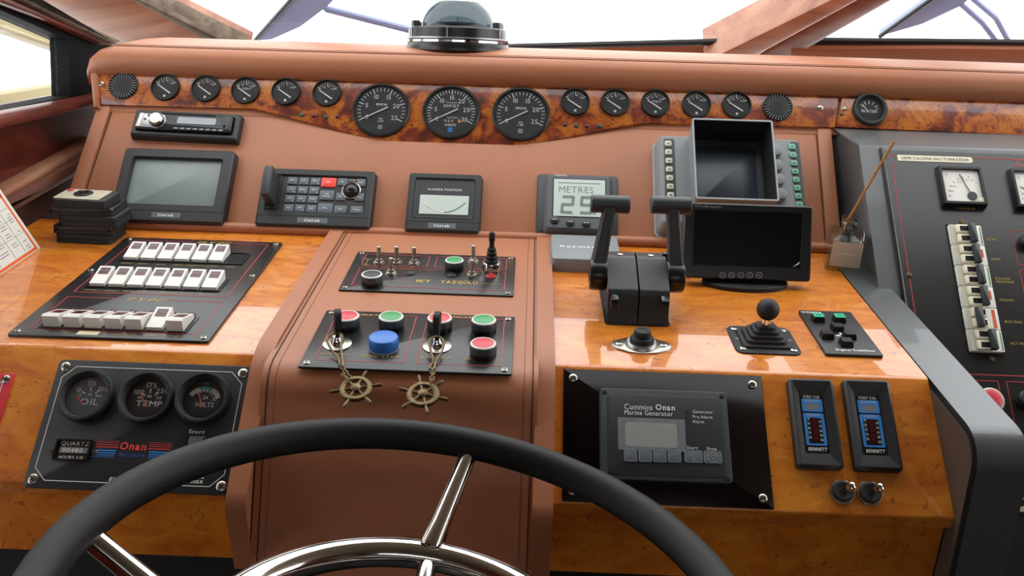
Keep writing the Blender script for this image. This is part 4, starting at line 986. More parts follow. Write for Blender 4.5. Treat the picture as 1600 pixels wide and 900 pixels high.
# trim tab indicators
for q4, word, lb in (([(1229, 590), (1300, 592), (1321, 732), (1250, 730)], 'STBD TAB', 'left trim tab indicator, lettered STBD TAB, blue scale in black frame'), ([(1317, 591), (1388, 594), (1414, 736), (1339, 733)], 'PORT TAB', 'right trim tab indicator, lettered PORT TAB, blue scale in black frame')):
    t = Th('trim_tab_indicator', lb, 'indicator', L, sum(p[0] for p in q4)/4, sum(p[1] for p in q4)/4, group='trim tab indicators')
    cx, cy, w, h = t.q(q4, .012); o_ = rr(w, h, .004, 3, cx, cy); i_ = rr(w*.54, h*.66, .003, 3, cx, cy)
    t.p('case', MB().loft([[(x, y, 0) for x, y in o_], [(x, y, .010) for x, y in o_], [(x, y, .0125) for x, y in inset(o_, .003)], [(x, y, .0125) for x, y in inset(o_, .0045)], [(x, y, .006) for x, y in i_]]), 'black_plastic')
    Z = .0062; t.p('face', MB().box(cx, cy, Z-.0005, w*.53, h*.655, .0006, .002), 'black_smooth')
    def blue(yc, hh, nm):
        o2 = rr(w*.46, hh, .002, 3, cx, yc); b_ = t.p(nm, MB().ring(o2, rr(w*.46-.007, hh-.0045-.004, .0015, 3, cx, yc-.002), Z, Z+.0006), 'blue_print'); return b_
    b1 = blue(cy+h*.205, h*.145, 'blue_frame'); t.p('lcd', MB().box(cx, cy+h*.190, Z, w*.34, h*.085, .0004), 'lcd_grey', b1)
    b2 = blue(cy-h*.065, h*.36, 'blue_frame')
    for k in range(10): t.p('led_segment', MB().box(cx, cy+h*.055-k*h*.0262, Z, w*.11, h*.018, .0008), 'maroon', b2)
    tx = MB().text(word, cx, cy+h*.302, Z+.0004, .0034, sx=.85); tb = MB().text('DEG DOWN', cx, cy+h*.256, Z+.0008, .0028, sx=.8).text('% DOWN', cx, cy+h*.095, Z+.0008, .0030, sx=.8)
    for k in range(5): tx.text(str(10+20*k), cx-w*.125, cy+h*.050-k*h*.052, Z+.0004, .0030, sx=.75); tx.text(str(20+20*k), cx+w*.125, cy+h*.024-k*h*.052, Z+.0004, .0030, sx=.7)
    tx.text('BENNETT', cx, cy-h*.285, Z+.0004, .0040, bold=True, shear=.25, sx=.8)
    t.p('lettering', tx, 'print_white', smooth=None); t.p('lettering', tb, 'lcd', smooth=None)
for px, py, lb in ((1317, 770, 'left chrome toggle switch under the trim tab indicators'), (1360, 772, 'right chrome toggle switch under the trim tab indicators')):
    t = Th('toggle_switch', lb, 'switch', L, px-3, py, group='chrome toggle switches')
    t.p('hex_nut', MB().prism(circ(.0158, 6), 0, .005, .001), 'steel'); t.p('rubber_collar', MB().lathe([(.0125, .005), (.0125, .0085), (.010, .0095), (.006, .0075), (.003, .0070)], n=28), 'rubber')
    t.p('lever', MB().tube([(0, 0, .006), (.0015, .0005, .016), (.003, .001, .026), (.0034, .0012, .0295), (.0035, .0012, .031)], [.0030, .0038, .0046, .0042, .0015], 14), 'chrome')
print('stage 3 ok')

# ------------------------------------------------------------------ things standing on the desk
def place(name, label, cat, px, py, rotz=0, off=0, group=None, pl=D):
    """a thing standing level in the desk's frame at the pixel where it touches the desk"""
    return Th(name, label, cat, pl, px, py, off, rotz, group)
# instrument cover lying behind the throttle
t = place('instrument_cover', 'grey plastic instrument cover lying on the desk below the depth display', 'cover', 912, 405)
q = t.q([(860, 367), (962, 368), (975, 407), (862, 404)], .022); w, h = q[2], q[3]
a = rr(w, h, .008, 4, q[0], q[1]); b = rr(w+.003, h+.003, .009, 4, q[0], q[1])
t.p('shell', MB().loft([[(x, y, 0) for x, y in b], [(x, y, .002) for x, y in b], [(x, y, .019) for x, y in a], [(x, y, .0215) for x, y in inset(a, .0012)], [(x, y, .023) for x, y in inset(a, .004)]]), 'grey_plastic')
t.p('lettering', MB().text('Raymarine', *t.l(914, 386, .023), .0234, .0075, bold=True, shear=.1, sx=1.5), 'print_white', smooth=None)
# twin throttle
t = place('engine_throttle', 'black twin lever engine throttle with two T handles', 'throttle', 995, 470)
xl, yf = t.l(948, 506); xr = t.l(1043, 508)[0]; bw = xr-xl; bx = (xl+xr)/2
def vert(px, py, y):
    """local height above the desk of a pixel, for a point at local depth y"""
    Mi = t.pl.M(t.u, t.v, t.off, t.rot).inverted(); e = Mi @ EYE; d = (Mi.to_3x3() @ ray(px, py)); k = (y-e.y)/d.y
    return e.x+d.x*k, e.z+d.z*k
z1 = vert(995, 455, yf+.010)[1]; z2 = vert(995, 397, yf+.085)[1]
pr = arc_poly([(yf, 0), (yf+.010, z1), (yf+.075, z2), (yf+.105, z2-.004), (yf+.135, .02), (yf+.135, 0)], [0, .010, .02, .01, .01, 0], 5)
def body(x0, x1, name, grow=0):
    o = xprism([(a-1.2*0, b) for a, b in pr], x0, x1, .004); return o
t.p('housing', body(bx-bw/2, bx-.0012, ''), 'black_plastic'); t.p('housing', body(bx+.0012, bx+bw/2, ''), 'black_plastic')
t.p('base_gasket', MB().box(bx, yf+.068, 0, bw+.006, .142, .002, .006), 'rubber')
for s in (-1, 1):
    t.p('corner_clip', MB().prism(rr(.011, .030, .002, 3, bx+s*(bw/2-.008), yf+.005), z1-.018, z1-.004, .002), 'black_smooth')
    t.p('clip_screw', MB().cyl(bx+s*bw*.26, yf+.082, z2-.004, .0042, .005, 16, .001), 'steel')
for s, (tx0, ty0), (ha, hb), nm in ((-1, (953, 330), (923, 984), 'left'), (1, (1051, 332), (1017, 1080), 'right')):
    pxx = bx+s*(bw/2+.012); pv = Vector((pxx, yf+.055, z1+.004))
    mb = MB(); mb.M = Matrix.Translation(pv) @ Matrix.Rotation(R(90), 4, 'Y'); mb.lathe([(.021, -.012), (.0225, -.009), (.0225, .009), (.021, .012)], n=36); t.p('pivot_disc', mb, 'black_smooth')
    yh = yf+.085; hx_, hz = vert(tx0, ty0-11, yh); 
    x0 = pxx+s*.003; sec = []
    for k, (wd_, dp) in ((0, (.021, .034)), (.15, (.021, .033)), (.6, (.018, .028)), (1, (.0165, .024))):
        c_ = Vector((x0*(1-k)+hx_*k, pv.y*(1-k)+yh*k, (pv.z-.004)*(1-k)+hz*k)); sec.append([(c_.x+a, c_.y+b, c_.z) for a, b in rr(wd_, dp, .004, 3)])
    lo = t.p('lever', MB().loft(sec), 'black_plastic')
    a, b = vert(ha, ty0-12, yh)[0], vert(hb, ty0-10, yh)[0]; mb = MB(); mb.M = Matrix.Translation((0, yh, hz)) @ Matrix.Rotation(R(90), 4, 'Y'); 
    mb.lathe([(.0110, a), (.0126, a+.0015), (.0126, b-.0015), (.0110, b)], n=32); t.p('handle', mb, 'charcoal', lo)
    t.p('stop_lug', MB().box(bx+s*(bw/2+.004), yf+.090, z2-.010, .014, .010, .012, .001, .001), 'black_smooth')
# 7 inch monitor on its foot
MP = slope(1.30, DZ(1.30), 76)
t = Th('lcd_monitor', 'flat black LCD monitor on a low foot in front of the radar hood', 'monitor', MP, 1166, 380)
cx, cy, w, h = t.q([(1069, 318), (1269, 320), (1268, 439), (1066, 435)], .012); o_ = rr(w, h, .004, 3, cx, cy); i_ = rr(w-.030, h-.030, .002, 3, cx, cy+.004)
t.p('case', MB().loft([[(x, y, -.012) for x, y in inset(o_, .006)], [(x, y, -.004) for x, y in o_], [(x, y, .010) for x, y in o_], [(x, y, .012) for x, y in inset(o_, .002)], [(x, y, .012) for x, y in i_], [(x, y, .010) for x, y in inset(i_, .001)]]), 'black_smooth')
t.p('screen', MB().box(cx, cy+.004, .009, w-.033, h-.033, .0012), 'screen_black')
t.p('peeling_film_corner', MB().prism([(cx+w/2-.027, cy-h/2+.022), (cx+w/2-.017, cy-h/2+.030), (cx+w/2-.0185, cy-h/2+.026)], .0105, .0112), 'white')
tx = MB().text('7" TFT LCD monitor'.replace('"', ''), *t.l(1104, 322.5, .012), .0124, .0034, shear=.2, bold=True)
for px, s in zip((1129, 1143, 1157.5, 1171.5, 1186), '+-++-'):
    x, y = t.l(px, 430, .012); k = t.p('button', MB().ring(circ(.0048, 24, x, y), circ(.0038, 24, x, y), .0115, .0126), 'print_grey'); t.p('button_mark', MB().cyl(x, y, .0115, .0012, .0010, 10), 'print_grey', k)
t.p('lettering', tx, 'print_grey', smooth=None)
M_ = MP.M(t.u, t.v).inverted() @ D.M(*D.uv(1163, 444))
f = MB(); f.M = M_; f.prism([(x*1.0, y) for x, y in circ(.062, 36)], 0, .004, .002); f.v = f.v
f2 = MB(); f2.M = M_ @ Matrix.Scale(.5, 4, (0, 1, 0)); f2.prism(circ(.066, 40), 0, .007, .003); t.p('foot', f2, 'black_matt')
f3 = MB(); f3.M = M_; f3.box(0, .012, .004, .030, .012, .016, .002); t.p('neck', f3, 'black_matt')
# horn push
t = place('horn_button', 'black rubber push button on an oval steel flange', 'button', 1002, 541)
fl = []
for i in range(40):
    a = 2*math.pi*i/40; c, s = math.cos(a), math.sin(a); r_ = max(.0205/max(.55, 1), 1/math.sqrt((c/.040)**2+(s/.0225)**2)); k = abs(c)**6; fl.append((c*r_*(1-.0*k), s*(r_ if abs(c) < .8 else r_*.9)))
t.p('flange', MB().prism(fl, 0, .0025, .001), 'steel'); t.p('raised_ring', MB().lathe([(.0215, .002), (.0205, .006), (.0185, .008), (.016, .008)], n=40), 'aluminium')
t.p('rubber_cap', MB().lathe([(.0160, .006), (.0160, .012), (.0146, .0142), (.0110, .0150), (.0112, .0215), (.0102, .0238), (.006, .0242), (.0055, .0236), (.0005, .0236)], n=36), 'rubber')
for s in (-1, 1): screw(t, s*.029, 0, .0025, .0050)
# joystick with ball
t = place('ball_joystick', 'black joystick with stepped rubber boot and round ball knob', 'joystick', 1195, 532)
cx, cy, w, h = t.q([(1135, 509), (1229, 511), (1256, 553), (1151, 552)], .002); cyy = cy
t.p('base_plate', MB().box(cx, cy, 0, w, h, .0022, .012, .001), 'black_matt')
for sx in (-1, 1):
    for sy in (-1, 1): screw(t, cx+sx*(w/2-.010), cy+sy*(h/2-.011), .0022, .0048); screw(t, cx+sx*(w/2-.023), cy+sy*(h/2-.021), .006, .0045, 'charcoal')
st = [(.066, 0, .004), (.054, .003, .009), (.045, .008, .014), (.036, .013, .019), (.027, .018, .0235)]
for k, (ww, za, zb) in enumerate(st): t.p('boot_step', MB().box(cx, cy+.002*0, .002+za, ww, ww*.86, zb-za, .008, .003), 'rubber')
t.p('stem', MB().cyl(cx, cy, .022, .0066, .016, 24), 'chrome'); t.p('ball_knob', MB().sphere((cx, cy, .0470), .0148, 32, 20), 'black_matt')
for sx in (-1, 1): t.p('index_mark', MB().box(cx+sx*(w/2-.008), cy, .0022, .005, .0012, .0003), 'print_white', smooth=None)
# stabiliser keypad
t = place('stabilizer_panel', 'black Digital Stabilizer keypad with two green keys', 'keypad', 1313, 521)
cx, cy, w, h = t.q([(1243, 485), (1326, 487), (1384, 556), (1296, 553)], .004); t.p('plate', MB().box(cx, cy, 0, w, h, .0045, .003, .001), 'black_plastic')
def skey(px, py, green):
    x, y = t.l(px, py, .012); o_ = rr(.0165, .0150, .001, 2, x, y)
    k = t.p('key', MB().loft([[(a, b, .0045) for a, b in o_], [(a, b, .0065) for a, b in o_], [(a, b, .0125) for a, b in rr(.0140, .0125, .001, 2, x, y+.0005)]]), 'black_smooth')
    if green: t.p('green_cap', MB().box(x, y+.0005, .0120, .0142, .0128, .0010, .001), 'green_bright', k); t.p('key_mark', MB().strip([(x-.003, y-.001), (x, y+.002), (x+.003, y-.001)], .0009, .0130), 'print_black', k, smooth=None)
for a in ((1279, 493), (1312, 494)): skey(*a, True)
for a in ((1309, 508), (1293, 519), (1328, 520), (1323, 531)): skey(*a, False)
am = MB()
for a, d in (((1314, 521.5), (0, 1)), ((1310, 524.5), (-1, 0)), ((1325, 525), (1, 0))):
    x, y = t.l(*a, .0047); am.prism([(x+.003*d[0]-.002*d[1], y+.003*d[1]-.002*d[0]), (x-.003*d[0]-.002*d[1], y-.003*d[1]-.002*d[0]), (x-.003*d[0]+.002*d[1], y-.003*d[1]+.002*d[0]), (x+.003*d[0]+.002*d[1], y+.003*d[1]+.002*d[0])][::-1], .0045, .0049)
t.p('arrow_marks', am, 'print_white', smooth=None)
t.p('lettering', MB().text('WESMAR', *t.l(1268, 488.5, .0045), .0049, .0052, bold=True, sx=.85).text('Digital Stabilizer', *t.l(1337, 547.5, .0045), .0049, .0056, bold=True, sx=.80), 'print_white', smooth=None)
# reed diffuser bottle
t = place('reed_diffuser', 'square clear glass bottle of pale liquid at the right end of the desk', 'bottle', 1314, 416, R(-12)); s_ = .056; hb = .062
o_ = rr(s_, s_, .004, 3); sh = lambda k, z: [(x*k, y*k, z) for x, y in o_]
t.p('glass_body', MB().loft([sh(.96, 0), sh(1, .003), sh(1, hb-.006), sh(.97, hb-.002), sh(.40, hb), [(x*.42, y*.42, hb+.0005) for x, y in o_]], True, True), 'bottle_glass')
t.p('inner_wall', MB().loft([sh(.86, .007), sh(.86, hb-.010), sh(.4, hb-.004)], True, False), 'bottle_glass'); t.p('liquid', MB().loft([sh(.84, .0075), sh(.84, .031)]), 'liquid')
t.p('neck', MB().lathe([(.0115, hb), (.0112, hb+.012), (.0128, hb+.0125), (.0128, hb+.015), (.0118, hb+.016), (.0120, hb+.021), (.0128, hb+.0225), (.0125, hb+.024), (.0098, hb+.024), (.0092, hb+.002)], n=32, c0=False, c1=False), 'neck_glass')
t.p('frosted_label', MB().loft([[(-.023, -s_/2-.0002, .010), (.023, -s_/2-.0002, .010), (.023, -s_/2-.0002, .052), (-.023, -s_/2-.0002, .052)], [(-.023, -s_/2-.0006, .010), (.023, -s_/2-.0006, .010), (.023, -s_/2-.0006, .052), (-.023, -s_/2-.0006, .052)]]), 'frost' if 'frost' in MATS else 'film')
lt = MB().text('emakro', 0, .033, 0, .0055); lt.v = [(x, -s_/2-.0009, y) for x, y, z in lt.v]; t.p('lettering', lt, 'print_white', smooth=None)
r_ = Th('reed_stick', 'thin orange reed stick leaning out of the glass bottle', 'stick', D, 1314, 416); Mi = D.M(r_.u, r_.v).inverted()
def at_depth(px, py, y): d = ray(px, py); return EYE + d*((y-EYE.y)/d.y)
yb_ = D.hit(1314, 416).y; pa = Mi @ at_depth(1312, 366, yb_-.0); pb = Mi @ at_depth(1397, 221, yb_-.03)
r_.p('stick', MB().tube([pa, pa*.5+pb*.5, pb], .0021, 8), 'reed'); r_.p('burnt_band', MB().tube([pa*.34+pb*.66, pa*.33+pb*.67], .00225, 8), 'mahogany')
# stack of remotes and cases on the left
z = 0
fl_ = D.uv(86, 379)
for k, (lb, w_, hh, dx, dy, rz, dd) in enumerate((('lowest black plastic case in the stack by the left wall', .094, .015, 0, 0, -2, .060), ('second black plastic case from the bottom of the stack', .102, .014, -.004, .003, -1, .062), ('third black plastic case from the bottom of the stack', .100, .018, .008, .004, -3, .060), ('wide thin black case directly under the beige remote', .108, .012, -.006, .006, 0, .062))):
    t = Th('plastic_case', lb, 'case', D, 0, 0, z, R(rz), 'black cases stacked on the desk', uv=(fl_[0]+dx, fl_[1]+dy))
    for nm, za, zb, kk, mt in (('lower_shell', 0, hh*.5, 1, 'black_matt'), ('upper_shell', hh*.5, hh-.0005, .985, 'black_smooth' if k % 2 else 'black_matt')):
        t.p(nm, MB().prism(rr(w_*kk, dd*kk, .008, 4, w_/2, dd/2), za, zb, .003), mt)
    z += hh
t = Th('remote_control', 'black remote control with beige face and red key on top of the stack', 'remote', D, 0, 0, z, R(-3), uv=(fl_[0]+.002, fl_[1]+.008)); w_ = .090; d_ = .056
RM = t.o.matrix_basis.copy(); t.o.matrix_basis = RM @ Matrix.Translation((w_/2, 0, 0))
t.p('body', MB().prism(rr(w_, d_, .007, 4, 0, d_/2), 0, .014, .003), 'black_matt'); t.p('face_plate', MB().prism(rr(w_*.86, d_*.86, .004, 3, -.006, d_/2+.001), .0135, .0148, .0004), 'beige_face')
t.p('red_key', MB().cyl(-.036, d_*.80, .0146, .0050, .0020, 18, .0008), 'red'); dpad = t.p('navigation_pad', MB().cyl(-.006, d_*.55, .0146, .0150, .0020, 28, .0010), 'black_smooth')
for a in range(5): t.p('pad_key', MB().cyl(-.006+(.009*math.cos(R(72*a))), d_*.55+.009*math.sin(R(72*a)), .0164, .0036, .0018, 14, .0008), 'black_smooth', dpad)
t.p('lettering', MB().text('Raymarine', .020, d_*.28, .0150, .0030), 'print_black', smooth=None)
# laminated card leaning at the left
t0 = D.hit(62, 388); t1 = D.hit(0, 430); ex = (t0-t1).normalized(); upd = (Vector((-.42, .38, 1))).normalized()
CPn = Plane(t0, ex, upd); t = Th('instruction_card', 'white laminated card with orange border leaning at the left of the desk', 'card', CPn, 62, 388)
ev_ = t.l(0, 297); ang = math.atan2(ev_[1], ev_[0]); H_ = .30; W_ = .22
dirr = Vector((math.cos(ang), math.sin(ang)))
def cc(a, b): return (-a + 0*b + dirr.x*b, dirr.y*b)
card = lambda a0, a1, b0, b1, z0, z1: MB().prism([cc(a1, b0), cc(a0, b0), cc(a0, b1), cc(a1, b1)], z0, z1)
t.p('sheet', card(0, W_, 0, H_, 0, .0012), 'paper')
for q in ((.006, W_-.006, .0015, .0060), (.006, .0105, .0015, H_-.01), (.006, W_-.006, .095, .103)): t.p('orange_band', card(*q, .0012, .0015), 'orange', smooth=None)
pl_ = MB()
for a in (.034, .062, .10): pl_.v and None; pl_.strip([cc(a, .008), cc(a, .094)], .0004, .0012)
for b in (.035, .060, .078): pl_.strip([cc(.012, b), cc(.13, b)], .0004, .0012)
for b in [x*.0042+.010 for x in range(19)]:
    for a0, a1 in ((.016, .026), (.040, .057), (.068, .095)):
        if random.random() < .62: pl_.strip([cc(a0+random.uniform(0, .003), b), cc(a1-random.uniform(0, .006), b)], .0008, .0012)
t.p('printed_lines', pl_, 'print_black', smooth=None)
# compass on the cushion
co = Vector((at_depth(715, 76, 1.735).x, 1.735, 1.5905)); t = free('magnetic_compass', 'large black dome compass with chrome band on top of the cushion', 'compass', co)
r = .0985
t.p('base_ring', MB().lathe([(r*.985, -.006), (r, -.004), (r, .008), (r*.985, .0105)], n=64), 'black_smooth'); t.p('chrome_band', MB().lathe([(r*.99, .0095), (r*1.005, .0105), (r*1.005, .0145), (r*.99, .0155)], n=64), 'chrome')
t.p('body_ring', MB().lathe([(r*.985, .0150), (r*.99, .018), (r*.965, .0185), (r*.955, .036), (r*.93, .0385), (r*.70, .0405)], n=64), 'black_smooth'); t.p('lip', MB().lathe([(r*1.0, .0165), (r*1.003, .0180), (r*1.0, .0195), (r*.96, .0195)], n=64, c0=False, c1=False), 'aluminium')
dome = [(.071*math.cos(R(a)), .036+.066*math.sin(R(a))*.95) for a in range(4, 58, 5)]
t.p('dome', MB().lathe([(.072, .039)]+dome+[(dome[-1][0]*.92, dome[-1][1]-.001), (.001, dome[-1][1]-.004)], n=56), 'smoke_dome')
t.p('compass_card', MB().lathe([(.052, .041), (.054, .044), (.045, .048), (.02, .050), (.001, .050)], n=40), 'key_grey'); t.p('lubber_line', MB().box(.004, -.060, .040, .0016, .001, .016), 'cream')
for a in (200, -20, 160, 20):
    mb = MB(); mb.M = Matrix.Rotation(R(a), 4, 'Z') @ Matrix.Translation((.083, 0, .036)); mb.prism(rr(.014, .022, .003, 3), 0, .014, .002); t.p('lug', mb, 'black_plastic')
for a in (-150, -97, -30):
    mb = MB(); mb.M = Matrix.Rotation(R(a), 4, 'Z') @ Matrix.Translation((r*.962, 0, .018)); mb.box(0, 0, 0, .002, .003, .019); t.p('clip', mb, 'aluminium')

# ------------------------------------------------------------------ electrical cabinet on the right
ec = link('electrical_cabinet', None, None, E.M(.9, 0)); tag(ec, 'grey electrical cabinet with black breaker panel at the right edge', 'cabinet')
eM = E.M(.9, 0); eI = eM.inverted()
top = E.uv(1345, 226)[1]; Et = E.O + E.ev*top; Eb = E.O - E.ev*.85
cab = arc_poly([(1.66, 1.478), (Et.y, Et.z), (Eb.y, Eb.z), (1.66, Eb.z)], [0, .010, 0, 0], 5)
mb = xprism(cab, .546, 1.5, .008); o = link('cabinet_body', mb.mesh('cabinet_body', 'cabinet_grey', 50), ec, eI)
class Tc(Th):
    def __init__(s): s.pl = E; s.off = 0; s.rot = 0; s.u, s.v = .9, 0; s.o = ec
t = Tc(); Z = .003
x0 = t.l(1384, 240, Z)[0]; x1 = t.l(1436, 520, Z)[0]; xL = (x0+x1)/2-.008; yT = t.l(1500, 238, Z)[1]; yB = -.80
t.p('breaker_plate', MB().prism([(xL, yB), (.55, yB), (.55, yT), (xL, yT)], -.001, Z, .0008), 'panel_black')
t.p('edge_moulding', MB().tube([(xL-.002, yT+.003, .002), (xL-.002, yB, .002)], .0035, 8), 'black_smooth')
rl = MB(); yM = t.l(1550, 586, Z)[1]
rl.strip([(.5, yT-.010), (xL+.011, yT-.010), (xL+.011, yM), (.5, yM)], .0016, Z)
a = t.l(1580, 360, Z); b = t.l(1590, 414, Z); rl.strip([(a[0]+.12, a[1]), (a[0], a[1]), (a[0], b[1]), (a[0]+.12, b[1])], .0012, Z)
rl.strip([(a[0]+.12, b[1]-.008), (a[0], b[1]-.008), (a[0], b[1]-.075), (a[0]+.12, b[1]-.075)], .0012, Z)
a = t.l(1515, 594, Z); b = t.l(1559, 594, Z); c_ = t.l(1572, 594, Z); rl.strip([a, (b[0], a[1]), (b[0], a[1]-.08), (a[0], a[1]-.08)], .0012, Z).strip([(c_[0]+.09, a[1]), (c_[0], a[1]), (c_[0], a[1]-.08), (c_[0]+.09, a[1]-.08)], .0012, Z)
t.p('red_lines', rl, 'print_red', smooth=None)
q = t.q([(1401, 241), (1519, 247), (1520, 256), (1403, 250)], Z); lbp = [(q[0]-q[2]/2, q[1]-.0055), (q[0]+q[2]/2-.003, q[1]-.0055), (q[0]+q[2]/2, q[1]-.003), (q[0]+q[2]/2, q[1]+.003), (q[0]+q[2]/2-.003, q[1]+.0055), (q[0]-q[2]/2, q[1]+.0055)]
k = t.p('label_strip', MB().prism(lbp, Z, Z+.0005), 'cream'); t.p('lettering', MB().text('GEMI CALISMA DILI TURKCEDIR', q[0], q[1], Z+.0009, .0050, sx=1.02), 'print_black', k, smooth=None)
def meter(q4, unit, ang):
    cx, cy, w, h = t.q(q4, .014); w = h = (w+h)/2*1.0
    k = t.p('panel_meter', MB().loft([[(x, y, Z) for x, y in rr(w+.004, h+.004, .001, 2, cx, cy)], [(x, y, .014) for x, y in rr(w, h, .001, 2, cx, cy)], [(x, y, .014) for x, y in rr(w-.008, h-.008, .001, 2, cx, cy)], [(x, y, .009) for x, y in rr(w-.008, h-.008, .001, 2, cx, cy)]]), 'black_smooth', label='square %s meter with cream dial' % ('volt' if unit == 'V' else 'ammeter'))
    t.p('dial', MB().box(cx, cy, .0088, w-.0085, h-.0085, .0005), 'white', k)
    p0 = (cx+w*.20, cy-h*.26); mk = MB()
    for a in range(0, 91, 15): ticks(mk, w*.50, w*.54, 90+a, 91+a, 2, .0094, .0006, *p0)
    for s, a in (('50', 165), ('100', 145), ('150', 122), ('200', 102), ('250', 85)): mk.text(s, p0[0]+w*.46*math.cos(R(a)), p0[1]+w*.44*math.sin(R(a)), .0094, .0036)
    mk.text(unit, cx-w*.32, cy+h*.30, .0094, .0055); t.p('dial_marks', mk, 'print_grey', k, smooth=None)
    t.p('needle', needle(MB(), *p0, .0100, R(ang), w*.62, .002, .0011), 'print_black', k); t.p('needle_boss', MB().cyl(*p0, .0092, .0075, .002, 24), 'charcoal', k); t.p('zero_screw', MB().cyl(p0[0]+.014, p0[1]-.009, .0092, .006, .003, 20, .001), 'gel', k)
meter([(1464, 260), (1533, 264), (1548, 316), (1475, 316)], 'V', 110); 
a = t.l(1610, 292, .014); meter([(1577, 264), (1648, 268), (1664, 322), (1590, 320)], 'A', 150)
tx = MB().text('VOLTMETRE', *t.l(1510, 326, Z), Z+.0004, .0032)
for s, a in (('OCAK', (1549, 374)), ('FIRIN', (1556, 405)), ('BULASIK', (1567, 435.5)), ('MAKINASI', (1570, 440.5)), ('IZGARA', (1573, 469)), ('BUZ MAK.', (1584, 503)), ('ALT PRIZ', (1592, 537))): tx.text(s, *t.l(*a, Z), Z+.0004, .0040)
t.p('lettering', tx, 'print_gold', smooth=None); t.p('lettering', MB().text('225', *t.l(1598, 255, Z), Z+.0004, .015), 'print_red', smooth=None)
for a in ((1502, 346), (1549, 561), (1421, 430)): screw(t, *t.l(*a, Z), Z, .0044, 'brass_old', parent=ec)
cx, cy, w, h = t.q([(1479, 351), (1528, 353), (1573, 549), (1520, 552)], .008); t.p('breaker_slot', MB().box(cx, cy, Z-.0005, w+.004, h+.006, .0012), 'void')
n = 6; uh = h/n
for k in range(n):
    y_ = cy+h/2-uh*(k+.5); b_ = t.p('circuit_breaker', MB().box(cx, y_, Z, w, uh*.975, .007, .001, .0008), 'cream' if 0 else 'white')
    t.p('rail', MB().box(cx-w*.42, y_, Z+.0065, w*.13, uh*.95, .002, .0008), 'beige_key', b_)
    for s in (-1, 1):
        yy = y_+s*uh*.24; t.p('housing_step', MB().box(cx-w*.10, yy, Z+.0065, w*.46, uh*.42, .006, .002, .0015), 'cream', b_); t.p('toggle_window', MB().box(cx-w*.08, yy, Z+.0120, w*.30, uh*.24, .0008), 'black_smooth', b_)
    lx = cx+w*(.12 if k != 4 else -.15); t.p('toggle_bar', MB().box(lx, y_-uh*.02, Z+.0115, w*.20, uh*.92, .008, .002, .002), 'charcoal', b_)
    if k in (0, 2, 5): t.p('green_mark', MB().box(cx+w*.45, y_, Z+.0068, .0016, uh*.85, .0005), 'green', b_, smooth=None)
    else: t.p('orange_mark', MB().box(cx+w*.36, y_+uh*(.1 if k != 4 else 0), Z+.0068, .005, uh*(.4 if k != 4 else .85), .0005), 'orange', b_, smooth=None)
x, y = t.l(1549, 625, .008); k = t.p('red_button', MB().lathe([(.0185, Z), (.0185, Z+.006), (.0165, Z+.008), (.0150, Z+.0075)], x, y, 40), 'white'); t.p('cap', MB().lathe([(.0150, Z), (.0148, Z+.009), (.012, Z+.0105), (.001, Z+.0105)], x, y, 36), 'red', k)
x, y = t.l(1604, 625, .010); t.p('selector_knob', MB().lathe([(.014, Z), (.0135, Z+.014), (.0115, Z+.016), (.001, Z+.016)], x, y, 32), 'black_plastic')
x, y = t.l(1603, 377, .008); t.p('selector_knob', MB().lathe([(.011, Z), (.0105, Z+.010), (.009, Z+.012), (.001, Z+.012)], x, y, 28), 'black_plastic')
# white socket plate low on the cabinet
t2 = Th('socket_plate', 'cream plate with a black round connector behind the grey partition', 'socket', E, 1610, 770, .003)
q = t2.q([(1565, 728), (1690, 734), (1695, 803), (1572, 799)], .004); t2.p('plate', MB().box(q[0], q[1], 0, q[2], q[3], .005, .002, .001), 'cream')
x, y = t2.l(1592, 780, .006); t2.p('connector', MB().lathe([(.0105, .005), (.0100, .012), (.006, .012), (.0055, .008), (.001, .008)], x, y, 28), 'black_smooth'); x, y = t2.l(1596, 762, .006); t2.p('plug_hole', MB().cyl(x, y, .005, .003, .0006, 16), 'charcoal'); t2.p('connector_pin', MB().cyl(t2.l(1592, 780, .006)[0], t2.l(1592, 780, .006)[1], .008, .0028, .006, 14), 'steel')

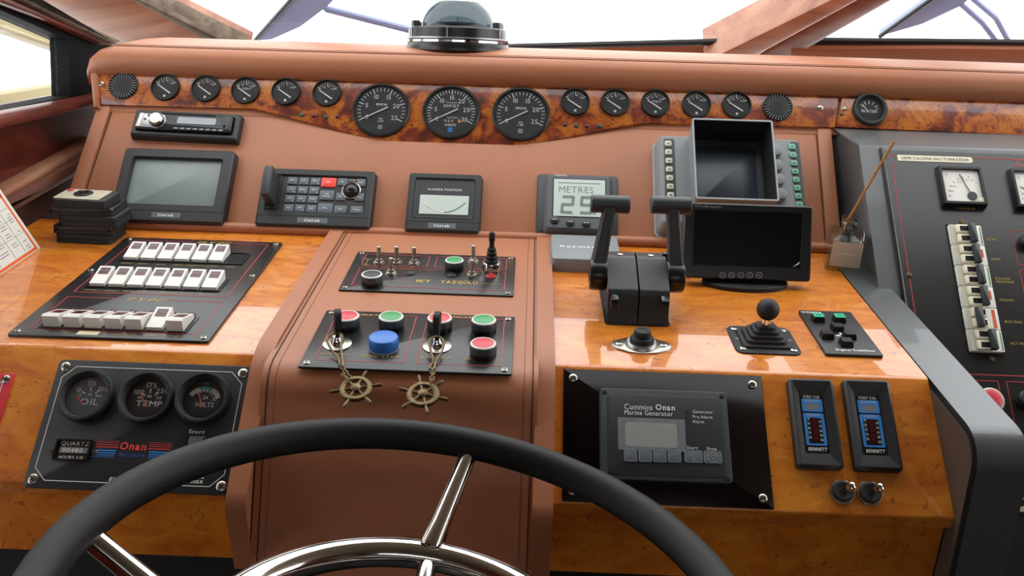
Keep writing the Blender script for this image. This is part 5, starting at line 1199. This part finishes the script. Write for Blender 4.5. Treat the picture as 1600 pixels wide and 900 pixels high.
# ------------------------------------------------------------------ steering wheel
WC = Vector((-.0745, .539, 1.192)); ws, wt = R(2), -.119; WR, WI, WD, WT = .243, .155, -.072, .0150
ev = Vector((0, math.cos(ws), math.sin(ws))); ex = Vector((math.cos(wt), 0, 0)) + math.sin(wt)*Vector((0, -math.sin(ws), math.cos(ws)))
WP = Plane(WC, ex, ev); t = Th('steering_wheel', 'large steering wheel with black leather rim and chrome inner ring', 'steering wheel', WP, 0, 0, uv=(0, 0))
t.p('rim', MB().tube([(WR*math.cos(2*math.pi*i/96), WR*math.sin(2*math.pi*i/96), 0) for i in range(96)], WT, 20, True), 'wheel_leather')
t.p('inner_ring', MB().tube([(WI*math.cos(2*math.pi*i/72), WI*math.sin(2*math.pi*i/72), WD) for i in range(72)], .0135, 20, True), 'chrome')
def spoke(a, b):
    d = Vector((math.cos(a), math.sin(a), 0)); e = Vector((math.cos(b), math.sin(b), 0))
    p0 = d*(WR-.002)+Vector((0, 0, -.006)); p1 = e*(WI+.001)+Vector((0, 0, WD+.010)); k = (p1-p0).normalized()
    s_ = t.p('spoke', MB().tube([p0, p0+(p1-p0)*.3, p0+(p1-p0)*.8, p1, p1+k*.004, p1+k*.006], [.0086, .0088, .0098, .0112, .0104, .0060], 18), 'chrome')
    t.p('hub_spoke', MB().tube([e*(WI-.004)+Vector((0, 0, WD-.002)), e*(WI*.6)+Vector((0, 0, WD-.02)), e*.03+Vector((0, 0, WD-.05))], .0085, 14), 'chrome')
ro = t.l(725, 722); ri = t.l(674, 858, WD); aa = math.atan2(ro[1], ro[0]); ba = math.atan2(ri[1], ri[0]); lo_ = t.l(152, 826); ab = math.atan2(lo_[1], lo_[0])
spoke(aa, ba); spoke(ab, ab+.0)
print('spokes', math.degrees(aa), math.degrees(ba), math.degrees(ab))
for k in (1, 2, 3): a_ = ab + (2*math.pi-(ab-aa))*k/4; spoke(a_, a_)
t.p('hub', MB().lathe([(.042, WD-.08), (.046, WD-.06), (.044, WD-.046), (.028, WD-.040), (.001, WD-.038)], n=40), 'chrome')
t.p('column', MB().tube([(0, 0, WD-.07), (0, .10, WD-.30), (0, .25, WD-.65)], .030, 20), 'black_plastic')
